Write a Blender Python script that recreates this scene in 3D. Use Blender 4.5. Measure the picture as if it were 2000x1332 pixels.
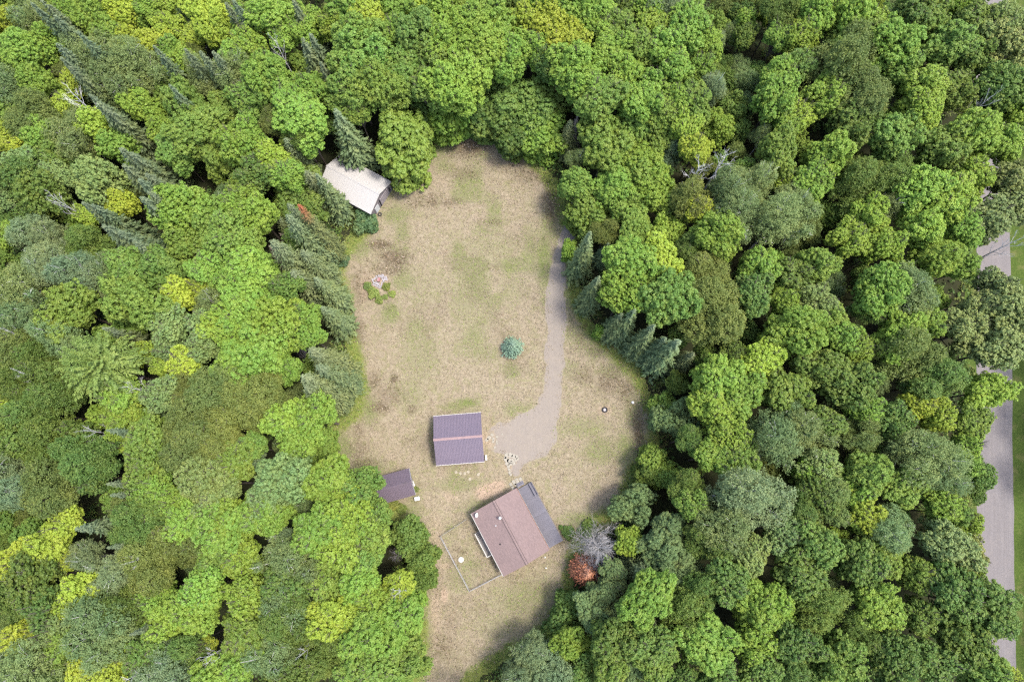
import bpy, math, random
import numpy as np
from mathutils import Vector, Matrix, Quaternion

for _o in list(bpy.data.objects):
    bpy.data.objects.remove(_o)
scene = bpy.context.scene
COL = scene.collection
RAD = math.radians

# ------------------------------------------------------------------ camera
CAM_H, TILT, FPX = 112.0, RAD(12.0), 1333.3
cam_data = bpy.data.cameras.new('camera')
cam = bpy.data.objects.new('camera', cam_data)
COL.objects.link(cam)
cam.location = (0, 0, CAM_H)
cam.rotation_euler = (TILT, 0, 0)
cam_data.sensor_fit = 'HORIZONTAL'
cam_data.sensor_width = 36.0
cam_data.lens = 36.0 * FPX / 2000.0
cam_data.clip_start = 0.5
cam_data.clip_end = 6000
scene.camera = cam

# ------------------------------------------------------------------ world, sun, exposure
SUN_EL, SUN_AZ = 70.0, -5.0           # degrees; azimuth from +X towards +Y
world = bpy.data.worlds.new('World')
scene.world = world
world.use_nodes = True
wn = world.node_tree.nodes
sky = wn.new('ShaderNodeTexSky')
sky.sky_type = 'NISHITA'
sky.sun_disc = False
sky.sun_elevation = RAD(SUN_EL)
sky.sun_rotation = RAD(90.0 - SUN_AZ)
sky.air_density = 1.0
sky.dust_density = 3.0
sky.ozone_density = 1.0
bg = wn['Background']
bg.inputs['Strength'].default_value = 0.15
world.node_tree.links.new(sky.outputs[0], bg.inputs['Color'])
sun_data = bpy.data.lights.new('sun', 'SUN')
sun_data.energy = 1.5
sun_data.angle = RAD(10.0)
sun_data.color = (1.0, 0.955, 0.88)
sun = bpy.data.objects.new('sun', sun_data)
COL.objects.link(sun)
_D = Vector((math.cos(RAD(SUN_EL)) * math.cos(RAD(SUN_AZ)), math.cos(RAD(SUN_EL)) * math.sin(RAD(SUN_AZ)), math.sin(RAD(SUN_EL))))
sun.rotation_euler = (-_D).to_track_quat('-Z', 'Y').to_euler()
sun.location = _D * 200

vs = scene.view_settings
vs.view_transform = 'Standard'
vs.look = 'None'
vs.exposure = 1.75
vs.gamma = 1.0
vs.use_curve_mapping = False
scene.render.engine = 'CYCLES'
cy = scene.cycles
cy.max_bounces = 4
cy.diffuse_bounces = 3
cy.glossy_bounces = 2
cy.transmission_bounces = 3
cy.transparent_max_bounces = 4
cy.caustics_reflective = False
cy.caustics_refractive = False
cy.use_denoising = False        # leaf and grass detail stays crisp; 128 samples leave only a light grain
cy.use_adaptive_sampling = False
cy.filter_width = 1.3
cy.sample_clamp_indirect = 4.0

# ------------------------------------------------------------------ photo pixel -> point at height z (a pixel gives a direction, z comes from what it touches)
_c, _s = math.cos(TILT), math.sin(TILT)
def at(px, py, z=0.0):
    x = (px - 1000) / FPX
    y = -(py - 666) / FPX
    dy = y * _c + _s
    dz = y * _s - _c
    k = (z - CAM_H) / dz
    return Vector((x * k, dy * k, z))
def to_px(x, y, z):
    rz = z - CAM_H
    yy = y * _c + rz * _s
    zz = -y * _s + rz * _c
    return 1000 + FPX * x / -zz, 666 - FPX * yy / -zz
def depth(x, y, z):
    return y * _s - (z - CAM_H) * _c

ORD = 'first second third fourth fifth sixth seventh eighth ninth tenth eleventh twelfth thirteenth fourteenth fifteenth sixteenth seventeenth eighteenth nineteenth twentieth'.split()
# ------------------------------------------------------------------ object helpers
def tag(o, label=None, cat=None, group=None, kind=None):
    if label: o['label'] = label
    if cat: o['category'] = cat
    if group: o['group'] = group
    if kind: o['kind'] = kind
    return o
def empty(name, loc=(0, 0, 0), rz=0.0, label=None, cat=None, group=None):
    o = bpy.data.objects.new(name, None)
    o.empty_display_size = 0.2
    COL.objects.link(o)
    o.location = loc
    o.rotation_euler = (0, 0, rz)
    return tag(o, label, cat, group)
def link(name, me, parent=None, loc=None, rz=None, scale=None):
    o = bpy.data.objects.new(name, me)
    COL.objects.link(o)
    if parent is not None: o.parent = parent
    if loc is not None: o.location = loc
    if rz is not None: o.rotation_euler = (0, 0, rz)
    if scale is not None: o.scale = scale
    return o
class MB:
    """collects shapes into one mesh"""
    def __init__(self): self.v = []; self.f = []
    def add(self, vs_, fs):
        n = len(self.v)
        self.v += [tuple(p) for p in vs_]
        self.f += [tuple(i + n for i in f) for f in fs]
        return self
    def box(self, c, s, rz=0.0, bev=0.0):
        x, y, z = s[0] / 2, s[1] / 2, s[2] / 2
        ca, sa = math.cos(rz), math.sin(rz)
        P = []
        if bev <= 0:
            for dz in (-z, z):
                for dx, dy in ((-x, -y), (x, -y), (x, y), (-x, y)):
                    P.append((c[0] + dx * ca - dy * sa, c[1] + dx * sa + dy * ca, c[2] + dz))
            return self.add(P, [(3, 2, 1, 0), (4, 5, 6, 7), (0, 1, 5, 4), (1, 2, 6, 5), (2, 3, 7, 6), (3, 0, 4, 7)])
        b = min(bev, x * .9, y * .9, z * .9)
        for dz, k in ((-z, 0), (z - b, 0), (z, b)):
            for dx, dy in ((-x + k, -y + k), (x - k, -y + k), (x - k, y - k), (-x + k, y - k)):
                P.append((c[0] + dx * ca - dy * sa, c[1] + dx * sa + dy * ca, c[2] + dz))
        F = [(3, 2, 1, 0), (8, 9, 10, 11)]
        for a in (0, 4):
            for i in range(4):
                j = (i + 1) % 4
                F.append((a + i, a + j, a + 4 + j, a + 4 + i))
        return self.add(P, F)
    def beam(self, a, b, w, h=None, up=(0, 0, 1)):
        a = Vector(a); b = Vector(b); h = h or w
        d = (b - a).normalized(); u = Vector(up)
        r = d.cross(u)
        if r.length < 1e-4: r = d.cross(Vector((1, 0, 0)))
        r.normalize(); u = r.cross(d).normalized()
        P = []
        for p in (a, b):
            for sx, sz in ((-1, -1), (1, -1), (1, 1), (-1, 1)):
                P.append(p + r * sx * w / 2 + u * sz * h / 2)
        return self.add(P, [(0, 1, 2, 3), (7, 6, 5, 4), (0, 4, 5, 1), (1, 5, 6, 2), (2, 6, 7, 3), (3, 7, 4, 0)])
    def tube(self, pts, rad, n=6, cap=True):
        pts = [Vector(p) for p in pts]
        rings = []
        base = len(self.v)
        for i, p in enumerate(pts):
            d = (pts[min(i + 1, len(pts) - 1)] - pts[max(i - 1, 0)])
            d = d.normalized() if d.length > 1e-6 else Vector((0, 0, 1))
            r = d.cross(Vector((0.13, 0.31, 0.94)))
            if r.length < 1e-3: r = d.cross(Vector((1, 0, 0)))
            r.normalize(); u = d.cross(r)
            R = rad[i] if hasattr(rad, '__len__') else rad
            for k in range(n):
                t = 2 * math.pi * k / n
                self.v.append(tuple(p + (r * math.cos(t) + u * math.sin(t)) * R))
        for i in range(len(pts) - 1):
            for k in range(n):
                k2 = (k + 1) % n
                self.f.append((base + i * n + k, base + i * n + k2, base + (i + 1) * n + k2, base + (i + 1) * n + k))
        if cap:
            self.f.append(tuple(base + k for k in reversed(range(n))))
            self.f.append(tuple(base + (len(pts) - 1) * n + k for k in range(n)))
        return self
    def lathe(self, prof, c=(0, 0, 0), n=16, closed=False):
        base = len(self.v)
        for r, z in prof:
            for k in range(n):
                t = 2 * math.pi * k / n
                self.v.append((c[0] + r * math.cos(t), c[1] + r * math.sin(t), c[2] + z))
        m = len(prof)
        for i in range(m if closed else m - 1):
            j = (i + 1) % m
            for k in range(n):
                k2 = (k + 1) % n
                self.f.append((base + i * n + k, base + i * n + k2, base + j * n + k2, base + j * n + k))
        if not closed:
            self.f.append(tuple(base + k for k in reversed(range(n))))
            self.f.append(tuple(base + (m - 1) * n + k for k in range(n)))
        return self
    def mesh(self, name, mat, smooth=False):
        me = bpy.data.meshes.new(name)
        me.from_pydata(self.v, [], self.f)
        me.materials.append(mat)
        if smooth:
            me.polygons.foreach_set('use_smooth', [True] * len(me.polygons))
        me.update()
        return me
    def obj(self, name, mat, parent=None, smooth=False, **k):
        return link(name, self.mesh(name, mat, smooth), parent, **k)

def np_mesh(name, verts, faces, mat, attrs=None, smooth=False):
    """verts (N,3), faces (M,4) or (M,3) numpy"""
    me = bpy.data.meshes.new(name)
    k = faces.shape[1]
    me.vertices.add(len(verts))
    me.vertices.foreach_set('co', verts.astype(np.float32).ravel())
    me.loops.add(faces.size)
    me.loops.foreach_set('vertex_index', faces.astype(np.int32).ravel())
    me.polygons.add(len(faces))
    me.polygons.foreach_set('loop_start', np.arange(0, faces.size, k, dtype=np.int32))
    if smooth:
        me.polygons.foreach_set('use_smooth', np.ones(len(faces), dtype=bool))
    for an, (typ, dom, data) in (attrs or {}).items():
        a = me.attributes.new(an, typ, dom)
        a.data.foreach_set('color' if typ == 'FLOAT_COLOR' else 'value', data.astype(np.float32).ravel())
    me.materials.append(mat)
    me.update(calc_edges=True)
    me.validate()
    return me

# ------------------------------------------------------------------ materials
class NT:
    def __init__(self, name):
        self.m = bpy.data.materials.new(name)
        self.m.use_nodes = True
        self.t = self.m.node_tree
        self.n = self.t.nodes
        self.b = self.n['Principled BSDF']
        self.out = self.n['Material Output']
        self.co = None
    def link(self, a, b): self.t.links.new(a, b)
    def new(self, typ, **k):
        nd = self.n.new(typ)
        for a, v in k.items(): setattr(nd, a, v)
        return nd
    def coord(self, kind='Object'):
        c = self.new('ShaderNodeTexCoord')
        return c.outputs[kind]
    def noise(self, scale, detail=4, rough=0.55, vec=None, dist=0.0, dim='3D'):
        nd = self.new('ShaderNodeTexNoise', noise_dimensions=dim)
        nd.inputs['Scale'].default_value = scale
        nd.inputs['Detail'].default_value = detail
        nd.inputs['Roughness'].default_value = rough
        nd.inputs['Distortion'].default_value = dist
        if vec is not None: self.link(vec, nd.inputs['Vector'])
        return nd.outputs['Fac']
    def ramp(self, fac, stops):
        r = self.new('ShaderNodeValToRGB')
        e = r.color_ramp.elements
        while len(e) < len(stops): e.new(0.5)
        for i, (p, c) in enumerate(stops):
            e[i].position = p
            e[i].color = (*c, 1) if len(c) == 3 else c
        self.link(fac, r.inputs['Fac'])
        return r.outputs['Color']
    def val(self, fac, a, b, c=0.0, d=1.0):
        r = self.new('ShaderNodeMapRange')
        r.inputs[1].default_value = a; r.inputs[2].default_value = b
        r.inputs[3].default_value = c; r.inputs[4].default_value = d
        self.link(fac, r.inputs[0])
        return r.outputs[0]
    def mix(self, fac, a, b, mode='MIX'):
        m = self.new('ShaderNodeMix', data_type='RGBA', blend_type=mode)
        for s, x in ((m.inputs['Factor'], fac), (m.inputs['A'], a), (m.inputs['B'], b)):
            if isinstance(x, (int, float)): s.default_value = x
            elif isinstance(x, tuple): s.default_value = (*x, 1) if len(x) == 3 else x
            else: self.link(x, s)
        return m.outputs['Result']
    def math(self, op, a, b=None):
        m = self.new('ShaderNodeMath', operation=op)
        for i, x in enumerate((a, b)):
            if x is None: continue
            if isinstance(x, (int, float)): m.inputs[i].default_value = x
            else: self.link(x, m.inputs[i])
        return m.outputs[0]
    def mapping(self, vec, scale=(1, 1, 1), rot=(0, 0, 0)):
        m = self.new('ShaderNodeMapping')
        m.inputs['Scale'].default_value = scale
        m.inputs['Rotation'].default_value = rot
        self.link(vec, m.inputs['Vector'])
        return m.outputs[0]
    def attr(self, name, out='Color'):
        a = self.new('ShaderNodeAttribute', attribute_name=name)
        return a.outputs[out]
    def bump(self, h, strength=0.3, dist=0.05):
        b = self.new('ShaderNodeBump')
        b.inputs['Strength'].default_value = strength
        b.inputs['Distance'].default_value = dist
        self.link(h, b.inputs['Height'])
        self.link(b.outputs[0], self.b.inputs['Normal'])
    def done(self, col, rough=0.8, metal=0.0, spec=0.3):
        if isinstance(col, tuple): self.b.inputs['Base Color'].default_value = (*col, 1)
        else: self.link(col, self.b.inputs['Base Color'])
        if isinstance(rough, (int, float)): self.b.inputs['Roughness'].default_value = rough
        else: self.link(rough, self.b.inputs['Roughness'])
        self.b.inputs['Metallic'].default_value = metal
        self.b.inputs['Specular IOR Level'].default_value = spec
        return self.m

def worn(name, col, var=0.15, scale=2.0, rough=0.7, spec=0.3, metal=0.0, fine=30.0, stretch=(1, 1, 1), bump=0.0, dirt=None):
    t = NT(name)
    v = t.mapping(t.coord(), stretch)
    a = t.noise(scale, 5, 0.6, v)
    b = t.noise(fine, 3, 0.6, v)
    f = t.math('ADD', t.math('MULTIPLY', a, 0.6), t.math('MULTIPLY', b, 0.4))
    lo = tuple(max(0, c * (1 - var * 1.6)) for c in col)
    hi = tuple(min(1, c * (1 + var * 1.6)) for c in col)
    c = t.ramp(f, [(0.3, lo), (0.7, hi)])
    if dirt:
        d = t.noise(scale * 0.6, 6, 0.7, v)
        c = t.mix(t.val(d, 0.52, 0.68, 0, dirt[1]), c, dirt[0])
    if bump: t.bump(b, bump, 0.02)
    return t.done(c, t.val(a, 0.3, 0.7, max(0.05, rough - 0.1), min(1, rough + 0.1)), metal, spec)

def leaf_mat(name, trans=0.22, rough=0.55, hue=0.06, tip=None, spec=0.25):
    """colour of the individual tree comes from the object's own colour; every leaf differs a little"""
    t = NT(name)
    oi = t.new('ShaderNodeObjectInfo')
    tint = t.attr('tint', 'Fac')
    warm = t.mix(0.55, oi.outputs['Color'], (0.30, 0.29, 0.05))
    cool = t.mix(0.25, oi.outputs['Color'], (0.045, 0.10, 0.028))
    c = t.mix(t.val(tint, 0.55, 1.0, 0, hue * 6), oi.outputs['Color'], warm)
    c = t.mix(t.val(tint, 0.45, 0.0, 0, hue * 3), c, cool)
    n = t.noise(0.3, 3, 0.6, t.coord())
    c = t.mix(t.val(n, .45, .75, 0, .35), c, warm)
    c = t.mix(1.0, c, t.ramp(n, [(0.3, (0.84, 0.88, 0.84)), (0.7, (1.16, 1.11, 1.08))]), 'MULTIPLY')
    if tip:
        c = t.mix(t.math('MULTIPLY', t.attr('high', 'Fac'), tip[1]), c, tip[0])
    t.done(c, rough, 0, spec)
    tr = t.new('ShaderNodeBsdfTranslucent')
    t.link(c, tr.inputs['Color'])
    ms = t.new('ShaderNodeMixShader')
    ms.inputs[0].default_value = trans
    t.link(t.b.outputs[0], ms.inputs[1]); t.link(tr.outputs[0], ms.inputs[2])
    t.link(ms.outputs[0], t.out.inputs['Surface'])
    return t.m
# ------------------------------------------------------------------ ground
def px_poly(pts, z=0.0):
    return np.array([tuple(at(x, y, z))[:2] for x, y in pts])
def smooth_poly(P, it=2):
    for _ in range(it):
        Q = np.roll(P, -1, 0)
        P = np.stack([0.75 * P + 0.25 * Q, 0.25 * P + 0.75 * Q], 1).reshape(-1, 2)
    return P
def sdist(X, Y, P):
    """signed distance to a polygon, negative inside"""
    d = np.full(X.shape, 1e9); ins = np.zeros(X.shape, bool)
    n = len(P)
    for i in range(n):
        x1, y1 = P[i]; x2, y2 = P[(i + 1) % n]
        ex, ey = x2 - x1, y2 - y1
        t = np.clip(((X - x1) * ex + (Y - y1) * ey) / (ex * ex + ey * ey + 1e-9), 0, 1)
        d = np.minimum(d, np.hypot(X - x1 - t * ex, Y - y1 - t * ey))
        c = ((y1 > Y) != (y2 > Y)) & (X < (x2 - x1) * (Y - y1) / (y2 - y1 + 1e-12) + x1)
        ins ^= c
    return np.where(ins, -d, d)
def vnoise(X, Y, s, seed):
    """cheap value noise"""
    r = np.random.RandomState(seed).rand(256, 256)
    x, y = X / s + 1000, Y / s + 1000
    xi, yi = np.floor(x).astype(int), np.floor(y).astype(int)
    fx, fy = x - xi, y - yi
    fx = fx * fx * (3 - 2 * fx); fy = fy * fy * (3 - 2 * fy)
    g = lambda a, b: r[a % 256, b % 256]
    return (g(xi, yi) * (1 - fx) + g(xi + 1, yi) * fx) * (1 - fy) + (g(xi, yi + 1) * (1 - fx) + g(xi + 1, yi + 1) * fx) * fy

LAWN_PX = [(850, 285), (900, 262), (960, 268), (1010, 300), (1058, 345), (1088, 400), (1098, 445), (1108, 500), (1108, 560), (1125, 620), (1160, 668),
           (1212, 708), (1248, 760), (1266, 830), (1258, 880), (1225, 915), (1215, 960), (1180, 1005), (1130, 1032), (1112, 1060), (1105, 1120), (1092, 1180),
           (1040, 1240), (960, 1275), (900, 1325), (865, 1400), (815, 1400), (828, 1300), (828, 1150), (825, 1040), (770, 990), (720, 950), (690, 925), (640, 905), (648, 850),
           (700, 822), (722, 765), (705, 700), (688, 640), (680, 560), (668, 525), (690, 480), (738, 442), (728, 420), (768, 374), (802, 350), (845, 312)]
LAWN = smooth_poly(px_poly(LAWN_PX))
DRIVE_PX = [(1250, 250), (1165, 360), (1118, 430), (1096, 455), (1084, 490), (1070, 545), (1067, 600), (1066, 700), (1062, 762), (1045, 793), (1010, 812), (978, 826), (955, 840), (948, 862), (955, 882),
            (980, 886), (992, 892), (1001, 926), (1013, 932), (1020, 908), (1050, 897), (1075, 878), (1090, 848), (1097, 780), (1101, 700), (1104, 600), (1102, 560), (1105, 520), (1113, 482), (1140, 440), (1195, 375), (1280, 265)]
DRIVE = smooth_poly(px_poly(DRIVE_PX))
ROAD_R = lambda y: 80.45 + 0.14 * y       # right edge of the gravel road
ROAD_W = 5.9

# --- the ground under the forest, out to the horizon
t = NT('forest_floor')
v = t.coord()
c = t.ramp(t.noise(0.5, 6, 0.65, v), [(0.3, (0.016, 0.018, 0.009)), (0.5, (0.026, 0.028, 0.013)), (0.72, (0.024, 0.038, 0.012))])
c = t.mix(t.val(t.noise(3.0, 4, 0.7, v), 0.5, 0.7, 0, 0.3), c, (0.045, 0.038, 0.024))
t.bump(t.noise(6.0, 5, 0.7, v), 0.6, 0.08)
M_FLOOR = t.done(c, 0.95, 0, 0.1)
MB().add([(-3000, -3000, 0), (3000, -3000, 0), (3000, 3000, 0), (-3000, 3000, 0)], [(0, 1, 2, 3)]).obj('ground', M_FLOOR)['kind'] = 'structure'

# --- lawn colour, painted as patches of greener grass, brown weeds and bare soil
GREEN = [(775, 420, 26, 22, .7), (785, 452, 16, 26, .6), (763, 612, 20, 22, .85), (935, 560, 26, 46, .55), (905, 590, 30, 50, .4), (820, 690, 40, 60, .4), (812, 640, 20, 30, .5), (910, 787, 26, 9, .95),
         (895, 794, 30, 10, .6), (800, 770, 30, 30, .4), (1062, 505, 16, 60, .9), (1075, 440, 20, 40, .6), (1140, 835, 50, 22, .45), (1172, 880, 34, 28, .6), (905, 945, 60, 14, .45), (945, 992, 40, 16, .55), (1035, 1170, 80, 40, .5),
         (985, 1215, 60, 30, .3), (920, 1105, 24, 16, .5), (900, 1135, 30, 20, .35), (865, 290, 30, 14, .8), (940, 305, 20, 10, .5), (700, 480, 26, 26, .8), (690, 700, 16, 50, .8), (720, 800, 16, 30, .7), (660, 880, 30, 40, .8), (720, 915, 40, 20, .6),
         (790, 1000, 26, 16, .8), (840, 1090, 12, 60, .5), (836, 1240, 12, 60, .5), (1225, 880, 26, 40, .7), (1150, 1015, 50, 16, .8), (1110, 720, 20, 20, .3), (960, 480, 60, 30, .3), (830, 560, 60, 40, .2), (1000, 560, 30, 40, .3), (850, 850, 10, 30, .5)]
BROWN = [(770, 505, 30, 20, .9), (742, 478, 26, 10, .9), (762, 528, 30, 12, .5), (738, 535, 26, 30, .3), (915, 285, 46, 26, .85), (1040, 335, 40, 30, .5), (1078, 395, 18, 50, .8), (760, 770, 30, 20, .4), (742, 795, 22, 12, .7), (730, 745, 14, 20, .5),
         (700, 880, 20, 20, .4), (880, 395, 24, 10, .45), (845, 392, 14, 16, .55), (815, 395, 20, 14, .35), (905, 340, 30, 14, .4), (960, 435, 30, 10, .3), (705, 560, 20, 40, .4), (1190, 745, 26, 30, .5), (1150, 655, 22, 26, .4), (1222, 762, 18, 30, .5), (1246, 840, 12, 50, .7),
         (770, 740, 8, 10, .8), (805, 800, 10, 10, .5), (700, 650, 14, 30, .5), (1140, 735, 24, 18, .35), (1000, 320, 40, 20, .4), (715, 905, 30, 12, .5), (860, 1265, 30, 30, .35), (895, 1075, 14, 6, .5), (905, 1080, 10, 6, .4), (700, 840, 10, 20, .4)]
OCHRE = [(1140, 650, 22, 40, .8), (1165, 680, 26, 24, .8), (1200, 722, 30, 16, .7), (1238, 800, 18, 40, .7), (1250, 860, 12, 40, .6), (1115, 620, 10, 40, .6)]
BARE = [(958, 956, 26, 12, 1.2), (940, 962, 14, 10, .9), (975, 947, 14, 9, .9), (868, 1162, 7, 14, .9), (955, 860, 24, 18, .5), (980, 835, 24, 10, .4), (1000, 905, 16, 16, .6), (740, 548, 20, 16, .7), (760, 935, 26, 8, .5), (870, 1105, 8, 6, .5), (850, 1200, 12, 50, .4),
        (712, 560, 8, 34, .4), (880, 970, 16, 16, .3), (1181, 801, 14, 12, .5), (850, 1060, 14, 60, .3)]
def blobs(X, Y, L):
    out = np.zeros(X.shape)
    for px, py, rx, ry, s in L:
        p = at(px, py); k = depth(p.x, p.y, 0) / FPX
        d = ((X - p.x) / (rx * k)) ** 2 + ((Y - p.y) / (ry * k)) ** 2
        out = np.maximum(out, s * np.exp(-d ** 1.6 * 1.0))
    return out

def grid_sheet(name, poly, margin, step, z, mat, maskf):
    x0, y0 = poly.min(0) - margin; x1, y1 = poly.max(0) + margin
    y0 = max(y0, -60)
    xs = np.arange(x0, x1, step); ys = np.arange(y0, y1, step)
    X, Y = np.meshgrid(xs, ys)
    D = sdist(X, Y, poly) + (vnoise(X, Y, 1.1, 5) - .5) * 0.7 + (vnoise(X, Y, 3.4, 6) - .5) * 0.9
    keepv = D < margin
    cell = keepv[:-1, :-1] & keepv[1:, :-1] & keepv[:-1, 1:] & keepv[1:, 1:]
    idx = np.arange(X.size).reshape(X.shape)
    F = np.stack([idx[:-1, :-1][cell], idx[:-1, 1:][cell], idx[1:, 1:][cell], idx[1:, :-1][cell]], 1)
    Z = z + (vnoise(X, Y, 0.6, 7) - .5) * 0.03
    V = np.stack([X, Y, Z], 2).reshape(-1, 3)
    C = maskf(X, Y, D).reshape(-1, 4)
    used = np.unique(F); remap = np.zeros(len(V), int); remap[used] = np.arange(len(used))
    me = np_mesh(name, V[used], remap[F], mat, {'mask': ('FLOAT_COLOR', 'POINT', C[used])}, smooth=True)
    o = link(name, me)
    o['kind'] = 'structure'
    return o

def grass_colour(t, v, mask):
    """dry straw lawn: several scales of mottling plus the painted patches"""
    sep = t.new('ShaderNodeSeparateColor'); t.link(mask, sep.inputs[0])
    n1 = t.noise(0.22, 5, 0.62, v, 0.4)
    n2 = t.noise(1.3, 6, 0.7, v, 0.6)
    n3 = t.noise(7.0, 4, 0.75, v)
    n4 = t.noise(0.6, 6, 0.7, t.mapping(v, (1, 1, 1), (0, 0, 1.1)), 1.2)
    base = t.ramp(n2, [(0.28, (0.141, 0.114, 0.072)), (0.45, (0.191, 0.155, 0.105)), (0.6, (0.222, 0.182, 0.128)), (0.78, (0.260, 0.216, 0.159))])
    base = t.mix(t.val(n1, 0.42, 0.7, 0, 0.55), base, (0.222, 0.172, 0.131))
    base = t.mix(t.val(n4, 0.48, 0.70, 0, 0.7), base, (0.150, 0.147, 0.063))
    g = t.math('MULTIPLY', sep.outputs[0], t.val(n2, 0.25, 0.62, 0.25, 1.15))
    g = t.math('MINIMUM', g, 1.0)
    base = t.mix(g, base, t.ramp(n3, [(0.3, (0.075, 0.091, 0.028)), (0.7, (0.131, 0.144, 0.052))]))
    b = t.math('MULTIPLY', sep.outputs[1], t.val(t.noise(1.8, 7, 0.85, v, 0.9), 0.36, 0.58, 0.0, 1.5))
    b = t.math('MINIMUM', b, 0.9)
    base = t.mix(b, base, t.ramp(n3, [(0.3, (0.056, 0.042, 0.026)), (0.7, (0.110, 0.084, 0.058))]))
    d = t.math('MINIMUM', t.math('MULTIPLY', sep.outputs[2], t.val(n2, 0.3, 0.6, 0.75, 1.25)), 1.0)
    base = t.mix(d, base, t.ramp(n3, [(0.3, (0.252, 0.182, 0.134)), (0.7, (0.312, 0.230, 0.173))]))
    base = t.mix(1.0, base, (1.02, 1.05, 1.03), 'MULTIPLY')
    # clumps and single tufts
    base = t.mix(1.0, base, t.ramp(n3, [(0.25, (0.64, 0.64, 0.62)), (0.5, (1, 1, 1)), (0.75, (1.28, 1.27, 1.26))]), 'MULTIPLY')
    base = t.mix(1.0, base, t.ramp(t.noise(2.6, 5, 0.8, v, 0.3), [(0.28, (0.66, 0.66, 0.62)), (0.46, (0.97, 0.97, 0.96)), (0.72, (1.2, 1.2, 1.19))]), 'MULTIPLY')
    return base, sep

t = NT('dry_lawn')
v = t.coord()
mask = t.attr('mask')
c, sep = grass_colour(t, v, mask)
al = t.attr('mask', 'Alpha')
wob = t.math('ADD', al, t.math('MULTIPLY', t.math('SUBTRACT', t.noise(1.2, 5, 0.7, v), 0.5), 0.7))
c = t.mix(t.val(wob, 0.25, 0.62, 0, 1), c, t.ramp(t.noise(3.0, 4, 0.7, v), [(0.3, (0.085, 0.105, 0.026)), (0.7, (0.17, 0.19, 0.05))]))
t.bump(t.noise(9.0, 5, 0.8, v), 0.7, 0.06)
M_LAWN = t.done(c, 0.95, 0, 0.08)

DIRT = px_poly([(932, 962), (938, 952), (966, 941), (980, 940), (985, 947), (976, 957), (948, 974), (938, 974)])
def lawn_mask(X, Y, D):
    g = blobs(X, Y, GREEN); b = blobs(X, Y, BROWN); d = blobs(X, Y, BARE); o = blobs(X, Y, OCHRE)
    d = np.maximum(d, 1.3 * np.clip(.5 - (sdist(X, Y, DIRT) + (vnoise(X, Y, .5, 17) - .5) * .35) / .35, 0, 1))
    nb = np.clip((vnoise(X, Y, 2.3, 11) * vnoise(X, Y, 7.0, 12) - 0.42) * 3.0, 0, .6)
    ng = np.clip((vnoise(X, Y, 3.1, 13) * vnoise(X, Y, 9.0, 14) - 0.38) * 2.2, 0, .6)
    b = np.maximum(np.maximum(b, nb * 0.3), o * 0.45); g = np.maximum(np.maximum(g, ng), o * 0.7)
    e = np.clip((D + 1.3) / 2.8, 0, 1)
    return np.stack([g, b, d, e], -1)
lawn = grid_sheet('lawn', LAWN, 2.2, 0.3, 0.02, M_LAWN, lawn_mask)

# --- gravel driveway
t = NT('driveway_gravel')
v = t.coord()
n = t.noise(9.0, 5, 0.8, v); n2 = t.noise(0.7, 5, 0.65, v)
g = t.ramp(n, [(0.3, (0.150, 0.127, 0.107)), (0.5, (0.194, 0.167, 0.141)), (0.7, (0.245, 0.217, 0.187))])
g = t.mix(t.val(n2, 0.4, 0.7, 0, 0.5), g, (0.228, 0.194, 0.155))
g = t.mix(t.val(t.noise(2.2, 6, 0.8, v), 0.56, 0.72, 0, 0.35), g, (0.170, 0.158, 0.079))
trk = t.noise(1.0, 3, 0.5, t.mapping(v, (2.6, .06, 1)))
g = t.mix(1.0, g, t.ramp(trk, [(0.3, (0.97, 0.97, 0.96)), (0.7, (1.02, 1.02, 1.02))]), 'MULTIPLY')
gr, _ = grass_colour(t, v, t.attr('mask'))
al = t.attr('mask', 'Alpha')
wob = t.math('ADD', al, t.math('MULTIPLY', t.math('SUBTRACT', t.noise(1.4, 7, 0.8, v), 0.5), 0.85))
c = t.mix(t.val(wob, 0.5, 0.75, 0, 1), g, gr)
t.bump(t.noise(14, 4, 0.8, v), 0.5, 0.03)
M_DRIVE = t.done(c, 0.92, 0, 0.12)
DRIVE_FADE = [(950, 862, 30, 34, .75), (985, 895, 22, 16, .55), (1000, 820, 26, 8, .35), (1040, 905, 36, 8, .4), (1008, 930, 14, 10, .35), (968, 838, 20, 12, .5)]
def drive_mask(X, Y, D):
    e = np.clip((D + .6) / 1.0, 0, 1)
    e = np.maximum(e, blobs(X, Y, DRIVE_FADE))
    g = np.maximum(blobs(X, Y, GREEN), 0.1); b = blobs(X, Y, BROWN) * .6; d = blobs(X, Y, BARE)
    return np.stack([g, b, d, e], -1)
drive = grid_sheet('driveway', DRIVE, 0.45, 0.3, 0.055, M_DRIVE, drive_mask)

# --- gravel road and its mown verge along the right
def strip(name, f0, f1, y0, y1, z, mat, nx=6, ny=70, wob=0.25):
    rs = np.random.RandomState(3)
    V, F = [], []
    for j in range(ny + 1):
        y = y0 + (y1 - y0) * j / ny
        a = f0(y) + (rs.rand() - .5) * wob; b = f1(y) + (rs.rand() - .5) * wob
        for i in range(nx + 1):
            u = i / nx
            V.append((a + (b - a) * u, y, z + 0.05 * math.sin(math.pi * u)))
    for j in range(ny):
        for i in range(nx):
            q = j * (nx + 1) + i
            F.append((q, q + 1, q + nx + 2, q + nx + 1))
    o = MB().add(V, F).obj(name, mat, smooth=True)
    o['kind'] = 'structure'
    return o
t = NT('road_gravel')
v = t.coord()
rv = t.mapping(v, (1, 1, 1), (0, 0, math.atan(0.14)))
sv = t.mapping(rv, (2.2, 0.05, 1))
lanes = t.noise(1.4, 4, 0.6, sv)
n = t.noise(8.0, 5, 0.8, v)
c = t.ramp(n, [(0.3, (0.125, 0.114, 0.113)), (0.7, (0.188, 0.173, 0.173))])
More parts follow.
